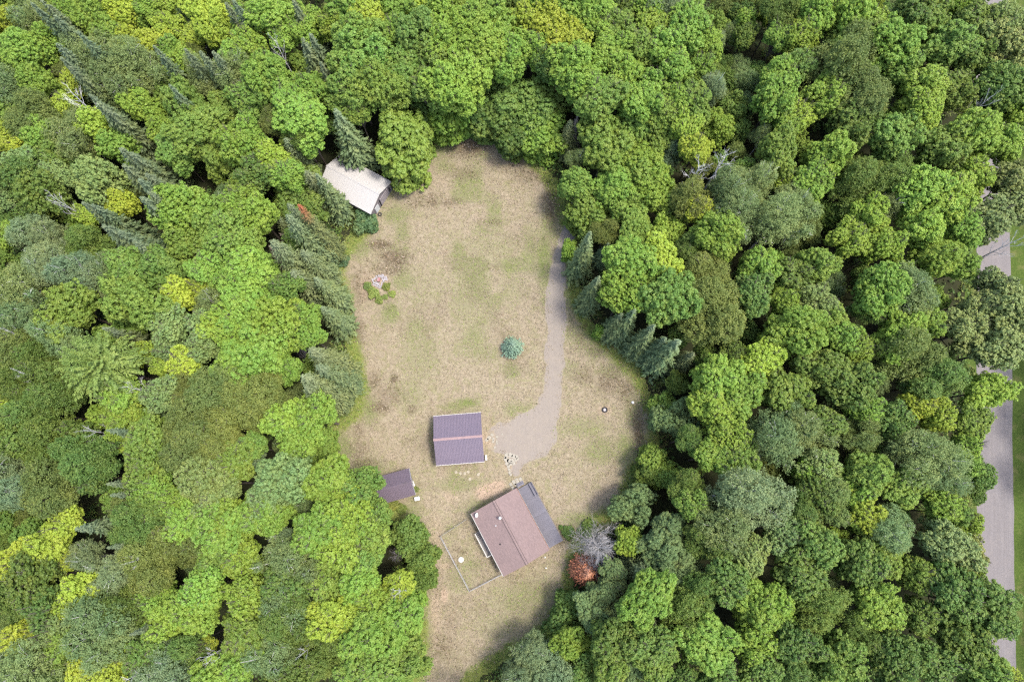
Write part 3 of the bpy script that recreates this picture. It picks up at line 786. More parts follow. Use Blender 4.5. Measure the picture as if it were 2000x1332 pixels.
# ------------------------------------------------------------------ which tree stands where
# kind, crown centre in the photograph and crown half-width there; conifers: kind, tip, foot, half-width
TREES = '''
y 10 40 30;b 35 42 28;l 45 105 42;l 95 95 38;l 75 165 34;b 74 38 26;l 138 22 22;l 190 35 38;y 240 30 30;l 215 72 32;y 245 75 28;y 300 85 32;l 335 100 28
l 285 28 24;y 330 55 26;y 325 10 28;y 405 35 40;y 430 62 36;y 375 72 24;l 475 35 24;y 480 85 30;l 465 108 34;b 450 137 36;b 400 147 36;b 190 115 42;b 270 130 50;b 225 160 42
l 320 150 20;y 150 165 26;y 130 205 24;n 165 205 30;b 15 180 42;o 65 230 42;g 20 222 30;l 285 210 36;l 320 252 28;y 195 245 40;l 230 285 38;b 150 265 42;y 15 270 30;y 45 288 26
l 90 270 34;g 110 302 32;g 365 210 44;g 395 265 52;l 470 282 40;g 345 302 32;g 440 225 34;g 490 212 28;w 55 320 36;w 105 325 32
d 45 352 42;d 90 387 46;w 15 385 28;w 130 350 30;w 200 360 46;y 240 397 30;y 170 425 22;n 130 402 18;l 10 460 28;a 70 455 38;a 112 470 38;d 165 482 38;a 150 530 46;a 85 520 38
a 190 557 28;b 30 570 46;b 45 617 46;g 140 602 50;l 365 415 56;g 420 442 46;l 470 400 32;g 370 490 44;g 440 502 42;l 405 535 36;g 250 522 38;b 215 522 28;g 270 592 52;g 320 532 38
y 350 575 36;y 395 560 26;b 420 602 36;l 470 540 44;l 475 602 42;w 330 632 42;w 400 640 38;b 120 652 42;l 470 642 42;n 50 657 20;d 60 690 38
f 205 715 68;y 280 690 26;l 310 715 22;y 365 715 36;w 330 682 30;w 395 686 32;l 475 702 50;o 25 692 42;d 85 735 40;n 75 735 24;d 30 740 40;y 15 780 22;d 110 762 46;d 60 802 48
l 245 785 40;l 245 827 36;n 278 762 20;w 320 770 40;p 300 815 28;o 370 760 32;o 435 750 50;o 475 792 46;o 380 830 46;o 375 867 46;o 430 852 42;g 290 852 46;g 290 902 48;n 195 845 20;y 240 870 14
d 165 902 52;d 30 852 50;d 95 862 48;d 150 852 36;a 20 922 42;a 30 962 42;o 110 952 48;d 180 932 38;l 300 947 36;g 285 987 38;w 400 942 46;w 425 987 42;g 465 900 38;l 350 982 32;o 250 987 26
y 130 1020 36;y 95 1070 46;y 45 1092 36;y 140 1092 28;a 170 1092 32;o 290 1072 46;o 375 1067 38;d 270 1022 42;o 300 1112 42;n 290 1090 22;a 230 1117 42;l 365 1017 42;l 435 1032 52;g 430 1080 40
l 475 1092 38;l 490 1160 46;l 400 1150 46;l 385 1192 46;l 315 1172 36;l 325 1217 36;y 165 1150 40;y 130 1177 30;d 70 1132 52;d 30 1162 42;d 90 1182 42;y 45 1245 36;y 80 1227 28;w 110 1227 36
b 190 1212 56;d 250 1182 42;b 215 1257 46;g 120 1262 36;y 185 1300 42;y 245 1272 26;y 215 1322 36;b 60 1312 52;b 20 1292 38;d 110 1312 32;g 290 1272 40;a 330 1302 50;n 280 1312 24;d 360 1267 42
y 408 1258 18;n 425 1272 24;l 420 1312 46;l 470 1292 42;g 480 1232 42
l 530 35 48;l 550 75 28;n 552 108 20;l 600 35 28;l 650 45 30;l 590 62 28;l 680 20 40;y 715 40 40;l 775 20 36;l 775 70 32;y 820 25 32;l 860 40 42;l 890 25 32;g 705 75 46;g 715 120 60;g 690 152 50
g 745 167 52;g 680 197 36;r 820 75 50;g 790 142 42;r 850 112 42;l 870 90 46;r 830 172 36;l 490 90 34;l 510 132 32;l 540 162 46;l 575 202 46;l 610 177 36;g 490 192 36;l 590 242 46;o 540 240 26
d 585 262 30;l 480 277 46;y 530 312 34;g 430 312 36;G 792 288 56;g 700 222 24;D 820 225 34;L 872 225 40;l 880 172 46;d 500 342 38;l 560 345 30;R 590 385 48;l 475 387 32;l 505 422 38
g 450 462 48;g 480 482 42;l 490 532 52;l 480 592 52;l 520 580 36;g 560 562 38;l 540 642 56;l 450 642 46;l 590 617 34;l 600 652 30;l 510 692 60;l 560 722 32;o 450 762 40;o 500 762 52;o 520 792 38
l 560 822 40;l 615 812 42;l 580 862 42;G 630 868 28;g 490 872 30;o 430 882 36;a 495 902 22;w 560 932 52;w 430 942 46;l 645 942 46;g 705 950 40;l 690 1002 46;w 520 982 44;l 450 1022 46;l 520 1002 42
l 620 1032 50;l 690 1022 48;l 670 1072 50;g 735 1005 32;g 730 1055 38;g 710 1092 36;a 553 1047 24;b 560 1092 48;d 560 1142 46;b 555 1182 46;b 600 1112 40;d 560 1202 46;d 590 1232 42;g 640 1132 42;l 700 1142 46
y 655 1197 48;l 730 1175 40;l 740 1232 56;l 790 1202 36;l 700 1242 46;R 800 1045 30;R 825 1090 30;R 832 1130 22;k 775 1085 16;y 780 1142 30;n 785 1150 22;L 800 1172 28;g 740 1292 52;g 795 1292 44;g 690 1302 38
d 640 1272 42;n 605 1265 20;b 540 1282 46;l 490 1262 36;d 570 1322 42
l 960 45 52;l 940 102 52;l 990 117 42;y 1035 45 34;l 1060 20 38;y 1080 62 46;l 1140 20 46;y 1110 87 46;l 1170 50 36;l 1040 102 36;d 1080 132 38;l 1130 142 50;l 1190 112 46;l 1220 142 36;g 1195 62 36;d 1230 22 26
l 1275 57 38;l 1270 15 36;a 1300 12 36;l 1345 60 46;l 1300 102 46;g 1250 102 36;l 1320 137 40;l 1380 87 30;l 1370 132 28;g 1170 197 46;l 1150 182 42;l 1250 202 42;l 1275 167 32;l 1320 197 32;g 1290 222 32;g 1360 202 36;a 1390 172 26
R 1050 215 50;L 1058 268 38;R 990 205 42;R 965 225 38;D 930 225 34;l 915 152 46;L 903 208 40;l 920 82 44;D 1005 268 32;g 1180 292 56;g 1280 262 42;g 1240 252 38;g 1310 257 36;a 1310 302 28;y 1360 292 28;l 1250 322 42;l 1340 250 32
g 1125 362 34;l 1195 367 42;l 1275 372 46;g 1245 345 40;G 1150 420 42;g 1225 412 38;g 1240 452 38;l 1300 457 36;n 1355 345 34;n 1405 325 32;o 1350 387 36;y 1365 415 28;l 1400 462 48;b 1440 422 48;b 1420 370 40;b 1480 362 36;b 1520 432 52;b 1545 400 36
y 1533 360 24;l 1580 360 36;l 1230 512 46;y 1280 502 44;l 1220 572 46;g 1300 582 54;o 1375 537 42;o 1395 612 58;d 1355 482 34;l 1480 522 42;g 1465 577 42;g 1545 542 38;l 1530 582 32;l 1550 642 52;g 1590 522 38;L 1110 490 14;L 1170 648 11
l 1400 742 46;l 1450 762 46;l 1390 792 40;y 1478 702 40;g 1425 692 26;g 1535 767 48;P 1315 815 40;l 1425 852 42;l 1390 892 36;l 1440 887 36;b 1515 852 52;a 1465 962 62;S 1272 898 28;S 1300 930 30;D 1262 925 24;g 1350 985 32;k 1355 940 20;P 1235 987 42
l 1590 922 36;d 1560 992 40;d 1345 855 22;G 1295 790 22
N 1165 1065 42;K 1150 1100 24;Q 1145 1118 28;p 1310 1032 34;p 1290 1072 44;p 1335 1092 36;p 1310 1122 40;c 1245 1112 34;p 1195 1112 26;p 1200 1137 26;l 1265 1167 52;p 1172 1162 32;p 1200 1205 28;p 1152 1192 32;D 1118 1180 30;D 1100 1225 32;D 1080 1250 26
c 1260 1205 30;g 1195 1247 46;l 1110 1257 36;l 1150 1277 28;g 1270 1252 46;l 1285 1292 36;a 1040 1277 34;a 1020 1315 40;a 1080 1312 42;g 1190 1312 42;p 1240 1292 30;g 1130 1317 36;l 1380 1252 56;b 1420 1032 52;w 1460 1082 42;d 1340 1192 42;g 1420 1132 48
l 1475 1182 48;l 1475 1252 42;k 1445 1282 22;g 1330 1322 30;g 1400 1322 42;d 1370 1152 38;g 1480 1312 40;d 1390 1060 38;d 1340 950 28
d 1520 20 36;l 1590 30 42;l 1660 35 46;y 1710 8 18;l 1700 57 42;l 1520 72 28;l 1565 77 32;g 1660 82 42;l 1740 97 52;g 1760 132 42;y 1765 62 30;d 1780 30 46;g 1815 42 40;l 1870 10 26;g 1850 92 46;g 1900 52 46;g 1890 112 42;w 1940 62 46
o 1640 122 56;o 1680 192 52;g 1560 137 36;l 1520 147 36;l 1515 192 46;y 1560 227 30;l 1610 192 40;l 1540 242 32;g 1665 247 46;l 1800 182 52;l 1790 222 46;r 1855 177 40;r 1950 182 50;l 1990 212 42;e 1965 97 50;n 1905 215 24
g 1740 272 48;g 1840 292 48;l 1900 262 52;l 1960 282 42;l 1615 307 46;g 1520 292 42;l 1590 345 36;d 1680 352 46;d 1740 347 42;l 1800 382 52;l 1850 392 52;l 1800 442 48;l 1870 452 40;l 1900 352 36;l 1690 427 36;b 1725 407 30;l 1655 467 38;l 1725 482 38
w 1595 592 40;l 1715 572 52;l 1750 542 36;b 1780 572 46;l 1830 502 42;l 1880 522 32;e 1925 432 44;e 1985 402 38;e 1980 352 40;e 1945 566 38;e 1960 622 56;e 1880 642 42;e 1910 602 36;l 1800 627 42;g 1620 622 36;l 1650 662 36;l 1745 662 42;d 1700 602 30;n 1955 485 26
r 1600 722 48;r 1660 752 52;l 1520 677 34;l 1665 682 32;o 1770 682 50;d 1825 742 48;e 1950 682 50;l 1930 762 42;y 1790 787 32;y 1830 812 36;g 1745 817 36;l 1690 802 30;g 1610 827 36;b 1560 842 46;o 1680 852 36;g 1895 822 36;l 1885 872 28;l 1895 907 28
b 1800 892 56;b 1845 932 44;w 1595 907 38;l 1690 922 42;d 1590 962 42;l 1670 962 36;g 1760 947 42;o 1620 972 46;l 1840 982 38;l 1870 1002 28;y 1680 997 36;w 1525 1037 38;g 1585 1062 46;l 1670 1012 30;b 1730 1032 46;e 1845 1062 48;e 1885 1077 36;l 1725 1087 36
g 1680 1102 46;l 1710 1182 50;g 1560 1122 46;l 1515 1182 36;d 1600 1182 48;r 1860 1152 58;r 1925 1192 56;g 1880 1252 52;l 1640 1287 56;g 1740 1282 48;g 1820 1292 46;l 1920 1312 50;d 1550 1252 48;d 1680 1232 36;k 1635 1147 16;y 1960 1322 28;d 1560 1312 44;g 1790 1120 36;g 1790 1200 36;d 1760 1330 30
'''
CONIFERS = '''
s 80 0 130 72 22;s 105 30 165 90 24;s 110 85 168 152 24;s 150 60 190 110 20;s 190 200 258 250 26;s 235 290 322 335 28;s 240 322 305 362 26;s 160 395 208 435 22;s 275 385 332 452 26;s 285 340 340 390 26
s 200 440 265 480 26;s 230 452 295 495 28;s 260 470 320 510 24;s 200 640 275 656 20;s 208 840 255 868 18;s 208 945 252 958 18;s 215 967 258 980 16;s 147 1033 220 1052 24;s 208 1070 250 1070 16;s 253 1240 300 1242 16;s 390 100 420 150 20;s 118 112 175 178 22;s 95 10 150 80 22;s 135 130 190 190 20;s 175 185 240 240 22;s 60 5 105 60 20;s 300 90 345 150 20;s 360 95 395 150 20;s 210 215 270 262 22;s 255 300 325 345 24;s 270 350 330 405 24;s 180 400 235 450 22;s 290 375 345 440 24;s 330 165 365 215 18;s 415 100 440 160 20;s 440 5 470 60 20
s 590 75 632 158 24;s 605 65 645 125 22;s 625 120 650 192 18;s 455 0 482 62 22;s 572 0 592 45 20;s 655 214 718 354 42;c 557 270 645 360 28;c 553 298 612 358 24;c 598 335 666 424 30;s 618 340 682 436 30;c 548 312 590 360 18
c 562 398 645 508 26;q 583 400 668 530 24;c 560 420 648 550 32;c 540 422 592 488 20;k 545 455 585 500 15;k 525 480 562 527 18;c 530 470 628 590 36;c 590 490 662 570 30;s 615 543 684 612 34;s 628 600 688 660 30;c 570 530 648 610 34
k 565 672 602 706 14;c 605 683 698 752 36;c 590 735 688 796 36;c 597 755 680 812 36;c 620 715 706 768 30;k 495 235 520 275 13
c 1115 235 1085 318 22;k 1128 225 1096 312 20;s 1153 452 1116 555 28;s 1188 475 1168 528 20;s 1170 540 1138 622 28;s 1240 605 1195 678 30;s 1278 635 1218 700 30;s 1327 665 1270 745 36;s 1300 660 1255 720 30;c 1355 690 1310 742 22;k 1378 690 1358 712 13
s 1215 612 1175 668 26
'''
KIND = {  # variant, object name, category, look, colour (linear), group
    'l': ('maple', 'maple_tree', 'lime green maple', (0.204, 0.322, 0.050)), 'y': ('maple', 'maple_tree', 'yellow green maple', (0.303, 0.390, 0.048)),
    'g': ('maple', 'maple_tree', 'mid green maple', (0.164, 0.263, 0.050)), 'm': ('rough', 'maple_tree', 'dull green maple', (0.130, 0.213, 0.047)), 'd': ('oak', 'oak_tree', 'deep green broadleaf', (0.108, 0.177, 0.038)),
    'w': ('rough', 'aspen_tree', 'pale green aspen', (0.198, 0.282, 0.092)), 'a': ('birch', 'aspen_tree', 'silvery grey green aspen', (0.176, 0.243, 0.115)),
    'b': ('birch', 'birch_tree', 'feathery grey green birch', (0.165, 0.232, 0.085)), 'o': ('oak', 'oak_tree', 'olive green broadleaf', (0.141, 0.186, 0.048)),
    'e': ('rough', 'elm_tree', 'pale olive green elm', (0.248, 0.296, 0.100)), 'f': ('ash', 'ash_tree', 'feathery star shaped ash', (0.154, 0.220, 0.050)),
    'r': ('rough', 'maple_tree', 'bushy mid green maple', (0.140, 0.224, 0.048)), 'p': ('pine', 'pine_tree', 'soft grey green pine', (0.140, 0.202, 0.074)),
    'n': ('bare', 'dead_tree', 'bare white dead tree', None), 'k': ('greyround', 'dead_tree', 'bare grey dead tree', None), 's': ('spruce', 'spruce_tree', 'grey green spruce', (0.093, 0.140, 0.060)),
    'c': ('cedar', 'cedar_tree', 'olive grey cedar', (0.106, 0.136, 0.053)), 'q': ('rusty', 'cedar_tree', 'cedar with rusty red top', (0.109, 0.139, 0.055)),
}
SKIRT = {'G': 'g', 'D': 'd', 'L': 'l', 'R': 'r', 'S': 'g', 'F': 'f', 'P': 'p'}
rt = random.Random(77)
ALL_TREES = []          # (root, look, px, py, radius) for the labels
TREE_XY = []
def add_tree(name, look, parts, loc, rz, px, py, r, tone=None):
    root = empty(name, loc, rz)
    for pn, me, l, s, col in parts:
        o = link(pn, me, root, l, None, s)
        if col: o.color = (*col, 1)
    ALL_TREES.append([root, look, px, py, r])
    TREE_XY.append((loc[0], loc[1], r * .083))
    return root
def jcol(c, k=.14):
    a = rt.uniform(1 - k, 1 + k); h = rt.uniform(-.10, .10)
    return (c[0] * a * (1 + h), c[1] * a, c[2] * a * (1 - h))
def xy(px, py, z):
    p = at(px, py, z)
    return p.x, p.y

def plant_broad(k, px, py, rp):
    skirt = k in SKIRT
    kk = SKIRT.get(k, k)
    if k in 'NKQ': kk = 'n'
    var, name, look, col = KIND[kk]
    z = 11.0
    for _ in range(3):
        x, y = xy(px, py, z)
        r = rp * depth(x, y, z) / FPX
        if k in 'NKQ': h, z = {'N': (10.5, 7.0), 'K': (8.5, 6.0), 'Q': (8.5, 5.5)}[k]
        elif skirt: h = 3.2 + 2.0 * r; z = h * .5
        elif kk == 'p': h = 8.5 + 1.2 * r; z = h - .95 * r
        elif kk in 'n': h = 17.5; z = 13.5
        elif kk == 'k': h = 9.0; z = 6.5
        else:
            h = min(20.5, 10.0 + 2.0 * r)
            if (1085 < px < 1330 and 240 < py < 470) or (1000 < px < 1180 and py > 1140): h *= .72
            if px < 450 and py < 520: h *= .82
            z = h - .9 * r
    x, y = xy(px, py, z)
    rz = rt.uniform(0, 6.28)
    j = rt.uniform(.95, 1.08)
    if k == 'N':
        me = VAR['bareround'][0]; sc = r / 3.0
        return add_tree('dead_tree', 'dense bare silver dead tree', [('limbs', me, None, (sc, sc, h / 11), None)], (x, y, 0), rz, px, py, rp)
    if k in 'K':
        sc = r / 3.1
        return add_tree('dead_tree', 'bare grey dead tree', [('limbs', VAR['greyround'][0], None, (sc, sc, h / 9), None)], (x, y, 0), rz, px, py, rp)
    if k == 'Q':
        parts = [('trunk', _tm, None, (.5, .5, h / 20), None), ('crown', VAR['cedar'][1], None, (r / 2.6, r / 2.6, h / 20), (0.36, 0.125, 0.07))]
        return add_tree('dead_conifer', 'rust red dead conifer', parts, (x, y, 0), rz, px, py, rp)
    if kk == 'n':
        sc = r / 3.4
        return add_tree(name, look, [('limbs', rt.choice(VAR['bare']), None, (sc, sc, h / 17), None)], (x, y, 0), rz, px, py, rp)
    if kk == 'k':
        sc = r / 3.1
        return add_tree(name, look, [('limbs', rt.choice(VAR['greyround']), None, (sc, sc, h / 9), None)], (x, y, 0), rz, px, py, rp)
    if kk == 'c':      # conifer seen from right above
        hh = 13.0
        x, y = xy(px, py, 6.0)
        parts = [('trunk', _tm, None, (.7, .7, hh / 20), None), ('crown', rt.choice(VAR['cedar']), None, (r / 2.8, r / 2.8, hh / 20), jcol(col))]
        return add_tree(name, look, parts, (x, y, 0), rz, px, py, rp)
    if skirt and kk in 'gdlr': var = 'skirt'
    if kk == 'd' and not skirt and rt.random() < .35: var = 'rough'
    if kk in 'gl' and not skirt and rt.random() < .16: var = 'rough'
    me, tr = rt.choice(VAR[var])
    sc = r / (3.5 if var == 'skirt' else 4.1 if var in ('maple', 'rough', 'skirt', 'pine') else 3.62) * j
    q_ = rt.uniform(.88, 1.14); sx_, sy_ = sc * q_, sc / q_
    sz = (h * .52 / 5.4) if skirt else sc * rt.uniform(.95, 1.15)
    if skirt and kk in 'fp': sz = h * .5 / 4.2
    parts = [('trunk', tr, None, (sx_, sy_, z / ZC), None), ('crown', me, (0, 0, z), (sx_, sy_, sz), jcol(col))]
    return add_tree(name, look, parts, (x, y, 0), rz, px, py, rp)

def plant_conifer(k, tx, ty, bx, by, rp):
    var, name, look, col = KIND[k]
    L = math.hypot(bx - tx, by - ty) or 1
    bx, by = bx - (bx - tx) / L * rp * .75, by - (by - ty) / L * rp * .75
    g = at(bx, by, 0)
    best = min((math.dist(to_px(g.x, g.y, h), (tx, ty)), h) for h in [5 + .25 * i for i in range(70)])
    h = best[1]
    if k == 'k': h = min(h, 17)
    hc = min(h, 22.0)
    if k == 's' and (bx < 500 or by < 200): hc = rt.uniform(17.5, 20.5); rp *= 1.55; col = tuple(.72 * a for a in col)      # only the tops stand clear of the canopy; darker colour stands in for shade
    t_ = at(tx, ty, hc)          # keep the tip where it is seen
    x, y = t_.x, t_.y
    r = 1.04 * rp * depth(x, y, hc * .3) / FPX
    if k == 'k':
        look = 'grey dead conifer'
        me = rt.choice(VAR['deadcon']); name = 'dead_conifer'; col = (0.20, 0.175, 0.165)
    else:
        me = rt.choice(VAR[var])
    parts = [('trunk', _tm, None, (r / 3, r / 3, hc / 20), None), ('crown', me, None, (r / 2.9, r / 2.9, hc / 20), jcol(col, .1))]
    return add_tree(name, look, parts, (x, y, 0), rt.uniform(0, 6.28), (tx + bx) / 2, (ty + by) / 2, rp)

for e in TREES.replace('\n', ';').split(';'):
    q = e.split()
    if not q: continue
    k_, (px_, py_, r_) = q[0], [float(a) for a in q[1:]]
    if px_ > 1090 and py_ > 860 and k_ in 'gl':      # the lower right woods are duller
        if k_ == 'g' and rt.random() < .75: k_ = 'm'
        elif k_ == 'l' and rt.random() < .4: k_ = 'g'
    elif px_ > 1420 and k_ == 'g' and rt.random() < .45: k_ = 'm'
    plant_broad(k_, px_, py_, r_)
for e in CONIFERS.replace('\n', ';').split(';'):
    q = e.split()
    if q: plant_conifer(q[0], *[float(a) for a in q[1:]])

# smaller trees standing in the gaps between the tall ones
_n0 = len(ALL_TREES)
rg = random.Random(12)
for _try in range(9000):
    x_, y_ = rg.uniform(-98, 80), rg.uniform(-34, 92)
    r_ = rg.uniform(1.7, 3.0)
    u_, v_ = to_px(x_, y_, 7.5)
    if not (10 < u_ < 1985 and 8 < v_ < 1325): continue
    if x_ > ROAD_R(y_) - ROAD_W - r_ - 3.0 or u_ > 1890: continue
    if min(math.hypot(x_ - a, y_ - b) - c_ * .82 for a, b, c_ in TREE_XY) < r_ * .34: continue
    pt = (np.array([x_]), np.array([y_]))
    if sdist(*pt, LAWN)[0] < r_ + 2.2 or sdist(*pt, DRIVE)[0] < r_ + .5: continue
    if math.hypot(x_ + 26.8, y_ - 51.1) < 8.5: continue
    kk = rg.choice('dggmmlbo')
    var, name, look, col = KIND[kk]
    me, tr = rg.choice(VAR[var])
    h = rg.uniform(7.5, 12.0); z = h - r_ * .95; sc = r_ / 4.0
    parts = [('trunk', tr, None, (sc, sc, z / ZC), None), ('crown', me, (0, 0, z), (sc, sc, sc * 1.15), jcol(col))]
    u_, v_ = to_px(x_, y_, z)
    add_tree('understory_tree', look.replace('maple', 'understory').replace('broadleaf', 'understory').replace('birch', 'understory'), parts, (x_, y_, 0), rg.uniform(0, 6.28), u_, v_, r_ * 12)
# ------------------------------------------------------------------ building materials
M_METAL = worn('mauve_brown_roof_metal', (0.125, 0.100, 0.125), .05, .6, .42, .5, fine=12)
M_METALD = worn('dark_brown_roof_metal', (0.106, 0.082, 0.100), .06, .6, .45, .5, fine=12, dirt=((0.061, 0.052, 0.043), .5))
M_CAP = worn('faded_ridge_metal', (0.243, 0.164, 0.158), .1, 2, .5, .4, fine=10)
M_WHITEM = worn('cream_roof_metal', (0.36, 0.345, 0.325), .03, .5, .5, .35, fine=8, dirt=((0.31, 0.29, 0.26), .3))
M_TRIM = worn('white_trim', (0.401, 0.383, 0.347), .06, 3, .6, .3)
M_WHITE = worn('white_plastic', (0.474, 0.474, 0.462), .04, 3, .5, .4)
M_SIDING = worn('mauve_grey_siding', (0.173, 0.149, 0.152), .08, 2, .8, .2, stretch=(1, 1, 6))
M_SIDE2 = worn('pale_overhead_door', (0.243, 0.210, 0.210), .05, 2, .7, .25)
M_LOG = worn('red_brown_log_siding', (0.158, 0.076, 0.043), .18, 2, .75, .2, stretch=(1, 1, 6))
M_CONC = worn('concrete_base', (0.255, 0.237, 0.213), .1, 3, .9, .15)
M_DARK = worn('dark_gap', (0.018, 0.017, 0.017), .2, 3, .8, .2)
M_RUBBER = worn('black_rubber', (0.028, 0.027, 0.03), .2, 6, .8, .25, bump=.3)
M_STEEL = worn('galvanised_steel', (0.36, 0.36, 0.37), .08, 4, .5, .5, metal=.3)
M_GREYP = worn('grey_painted_deck_boards', (0.115, 0.11, 0.127), .22, 1.2, .75, .25, fine=25, stretch=(.5, 4, 1), dirt=((0.17, 0.16, 0.175), .6))
M_OLDW = worn('weathered_boards', (0.20, 0.185, 0.175), .2, 2, .85, .15, fine=20, stretch=(.5, 4, 1))
M_RAIL = worn('pale_weathered_rail', (0.36, 0.35, 0.32), .1, 3, .8, .2)
M_GLASS = NT('window_glass').done((0.05, 0.06, 0.07), .08, 0, .6)
t = NT('brown_roof_shingles')
v = t.coord()
br = t.new('ShaderNodeTexBrick'); br.offset = .5
br.inputs['Scale'].default_value = 1.0
br.inputs['Brick Width'].default_value = .32; br.inputs['Row Height'].default_value = .15; br.inputs['Mortar Size'].default_value = .006
br.inputs['Color1'].default_value = (0.158, 0.118, 0.111, 1); br.inputs['Color2'].default_value = (0.193, 0.143, 0.134, 1); br.inputs['Mortar'].default_value = (0.112, 0.084, 0.078, 1)
t.link(v, br.inputs['Vector'])
c = t.mix(1.0, br.outputs['Color'], t.ramp(t.noise(7, 5, .8, v), [(.3, (.86, .85, .86)), (.7, (1.12, 1.11, 1.12))]), 'MULTIPLY')
c = t.mix(t.val(t.noise(.5, 5, .6, v), .45, .75, 0, .4), c, (.195, .14, .127))
t.bump(t.noise(40, 3, .8, v), .4, .01)
M_SHINGLE = t.done(c, .9, 0, .15)

def prism(L, W, he, hr):
    """gabled body, ridge along x, floor at 0"""
    x, y = L / 2, W / 2
    return [(-x, -y, 0), (x, -y, 0), (x, y, 0), (-x, y, 0), (-x, -y, he), (x, -y, he), (x, y, he), (-x, y, he), (-x, 0, hr), (x, 0, hr)], \
           [(3, 2, 1, 0), (0, 1, 5, 4), (2, 3, 7, 6), (1, 2, 6, 9, 5), (3, 0, 4, 8, 7)]
def ribbed(width, length, ribs, mat, h=.045, th=.012):
    if mat.name.startswith('cream'): h = .012
    """one metal roofing sheet: x across, y down the slope, ribs running down"""
    prof = []
    p = width / ribs
    for i in range(ribs):
        a = -width / 2 + i * p
        prof += [(a, 0), (a + p * .5 - .045, 0), (a + p * .5 - .02, h), (a + p * .5 + .02, h), (a + p * .5 + .045, 0)]
    prof.append((width / 2 - .004, 0))
    V = [(x, 0, z) for x, z in prof] + [(x, length, z) for x, z in prof] + [(prof[0][0], 0, -th), (prof[-1][0], 0, -th), (prof[0][0], length, -th), (prof[-1][0], length, -th)]
    n = len(prof)
    F = [(i, i + 1, n + i + 1, n + i) for i in range(n - 1)]
    F += [(2 * n, 2 * n + 2, 2 * n + 3, 2 * n + 1), (0, n, 2 * n + 2, 2 * n), (n - 1, 2 * n + 1, 2 * n + 3, 2 * n - 1)]
    return MB().add(V, F).mesh('roof_panel', mat)
def metal_roof(root, L, W, he, hr, n, ribs, mat, mat_s=None, cap=None, eave=None, over=.0, lift=.05):
    """roof part with one child per metal sheet; ridge along local x"""
    half = W / 2 + over
    drop = (hr - he) / (W / 2)
    ez = hr - drop * half
    ln = math.hypot(half, hr - ez); pitch = math.atan2(hr - ez, half)
    x = L / 2
    deckb = MB()
    deckb.add([(-x, -half, ez - .10), (x, -half, ez - .10), (x, 0, hr - .10), (-x, 0, hr - .10), (x, half, ez - .10), (-x, half, ez - .10),
               (-x, -half, ez), (x, -half, ez), (x, 0, hr), (-x, 0, hr), (x, half, ez), (-x, half, ez)],
              [(3, 2, 1, 0), (5, 4, 2, 3), (6, 7, 8, 9), (9, 8, 10, 11), (0, 1, 7, 6), (4, 5, 11, 10), (1, 2, 8, 7), (2, 4, 10, 8), (3, 0, 6, 9), (5, 3, 9, 11)])
    roof = deckb.obj('roof', M_OLDW, root)
    w = L / n
    sheet = {1: ribbed(w, ln + .04, ribs, mat), -1: ribbed(w, ln + .04, ribs, mat_s or mat)}
    for sgn in (1, -1):
        for i in range(n):
            xx = -x + (i + .5) * w
            o = link('roof_panel', sheet[sgn], roof)
            o.location = (xx, 0, hr + lift * .35)
            o.rotation_euler = (-pitch, 0, 0) if sgn == 1 else (-pitch, 0, math.pi)
    if cap:
        k = MB(); cw = .19; dz = cw * math.tan(pitch)
        k.add([(-x - .05, -cw, hr + lift - dz + .02), (x + .05, -cw, hr + lift - dz + .02), (x + .05, 0, hr + lift + .035), (-x - .05, 0, hr + lift + .035), (x + .05, cw, hr + lift - dz + .02), (-x - .05, cw, hr + lift - dz + .02)],
              [(0, 1, 2, 3), (3, 2, 4, 5)])
        k.obj('ridge_cap', cap, roof)
    if eave:
        for sgn in (1, -1):
            MB().box((0, sgn * (half + .05), ez - .05), (L + .06, .11, .12), bev=.015).obj('gutter', eave, roof)
    return roof, pitch, ez

# ------------------------------------------------------------------ garage with brown ribbed metal roof
G = empty('garage', (-8.47, 7.37, 0), RAD(4.6), 'brown ribbed metal roofed garage at the end of the driveway', 'garage')
MB().add(*prism(7.1, 7.1, 2.55, 4.2)).obj('wall', M_SIDING, G)
metal_roof(G, 7.62, 7.72, 2.66, 4.45, 8, 4, M_METAL, cap=M_CAP, eave=M_TRIM)
d = MB().box((3.58, .2, 1.15), (.06, 4.9, 2.25)).obj('overhead_door', M_TRIM, G)
for i in range(4): MB().box((3.615, .2, .3 + i * .56), (.03, 4.8, .5), bev=.008).obj('door_panel', M_SIDE2, d)
MB().box((3.58, -2.95, 1.05), (.05, .9, 2.05)).obj('side_door', M_TRIM, G)
for sx in (-1, 1): MB().box((sx * 1.6, -3.57, 1.5), (1.1, .05, .8)).obj('window', M_GLASS, G)
for sy in (-1, 1):
    MB().beam((3.72, 0, 4.32), (3.72, sy * 3.86, 2.53), .05, .18).obj('rake_board', M_CAP, G)
    MB().beam((-3.72, 0, 4.32), (-3.72, sy * 3.86, 2.53), .05, .18).obj('rake_board', M_CAP, G)
MB().box((4.05, -3.2, .28), (.35, .9, .55), bev=.05).obj('storage_box', M_TRIM)
o = bpy.data.objects['storage_box']
o.parent = None
o.matrix_world = G.matrix_basis @ Matrix.Translation((0, 0, 0.03))
tag(o, 'small pale box standing at the lower right corner of the garage', 'box')

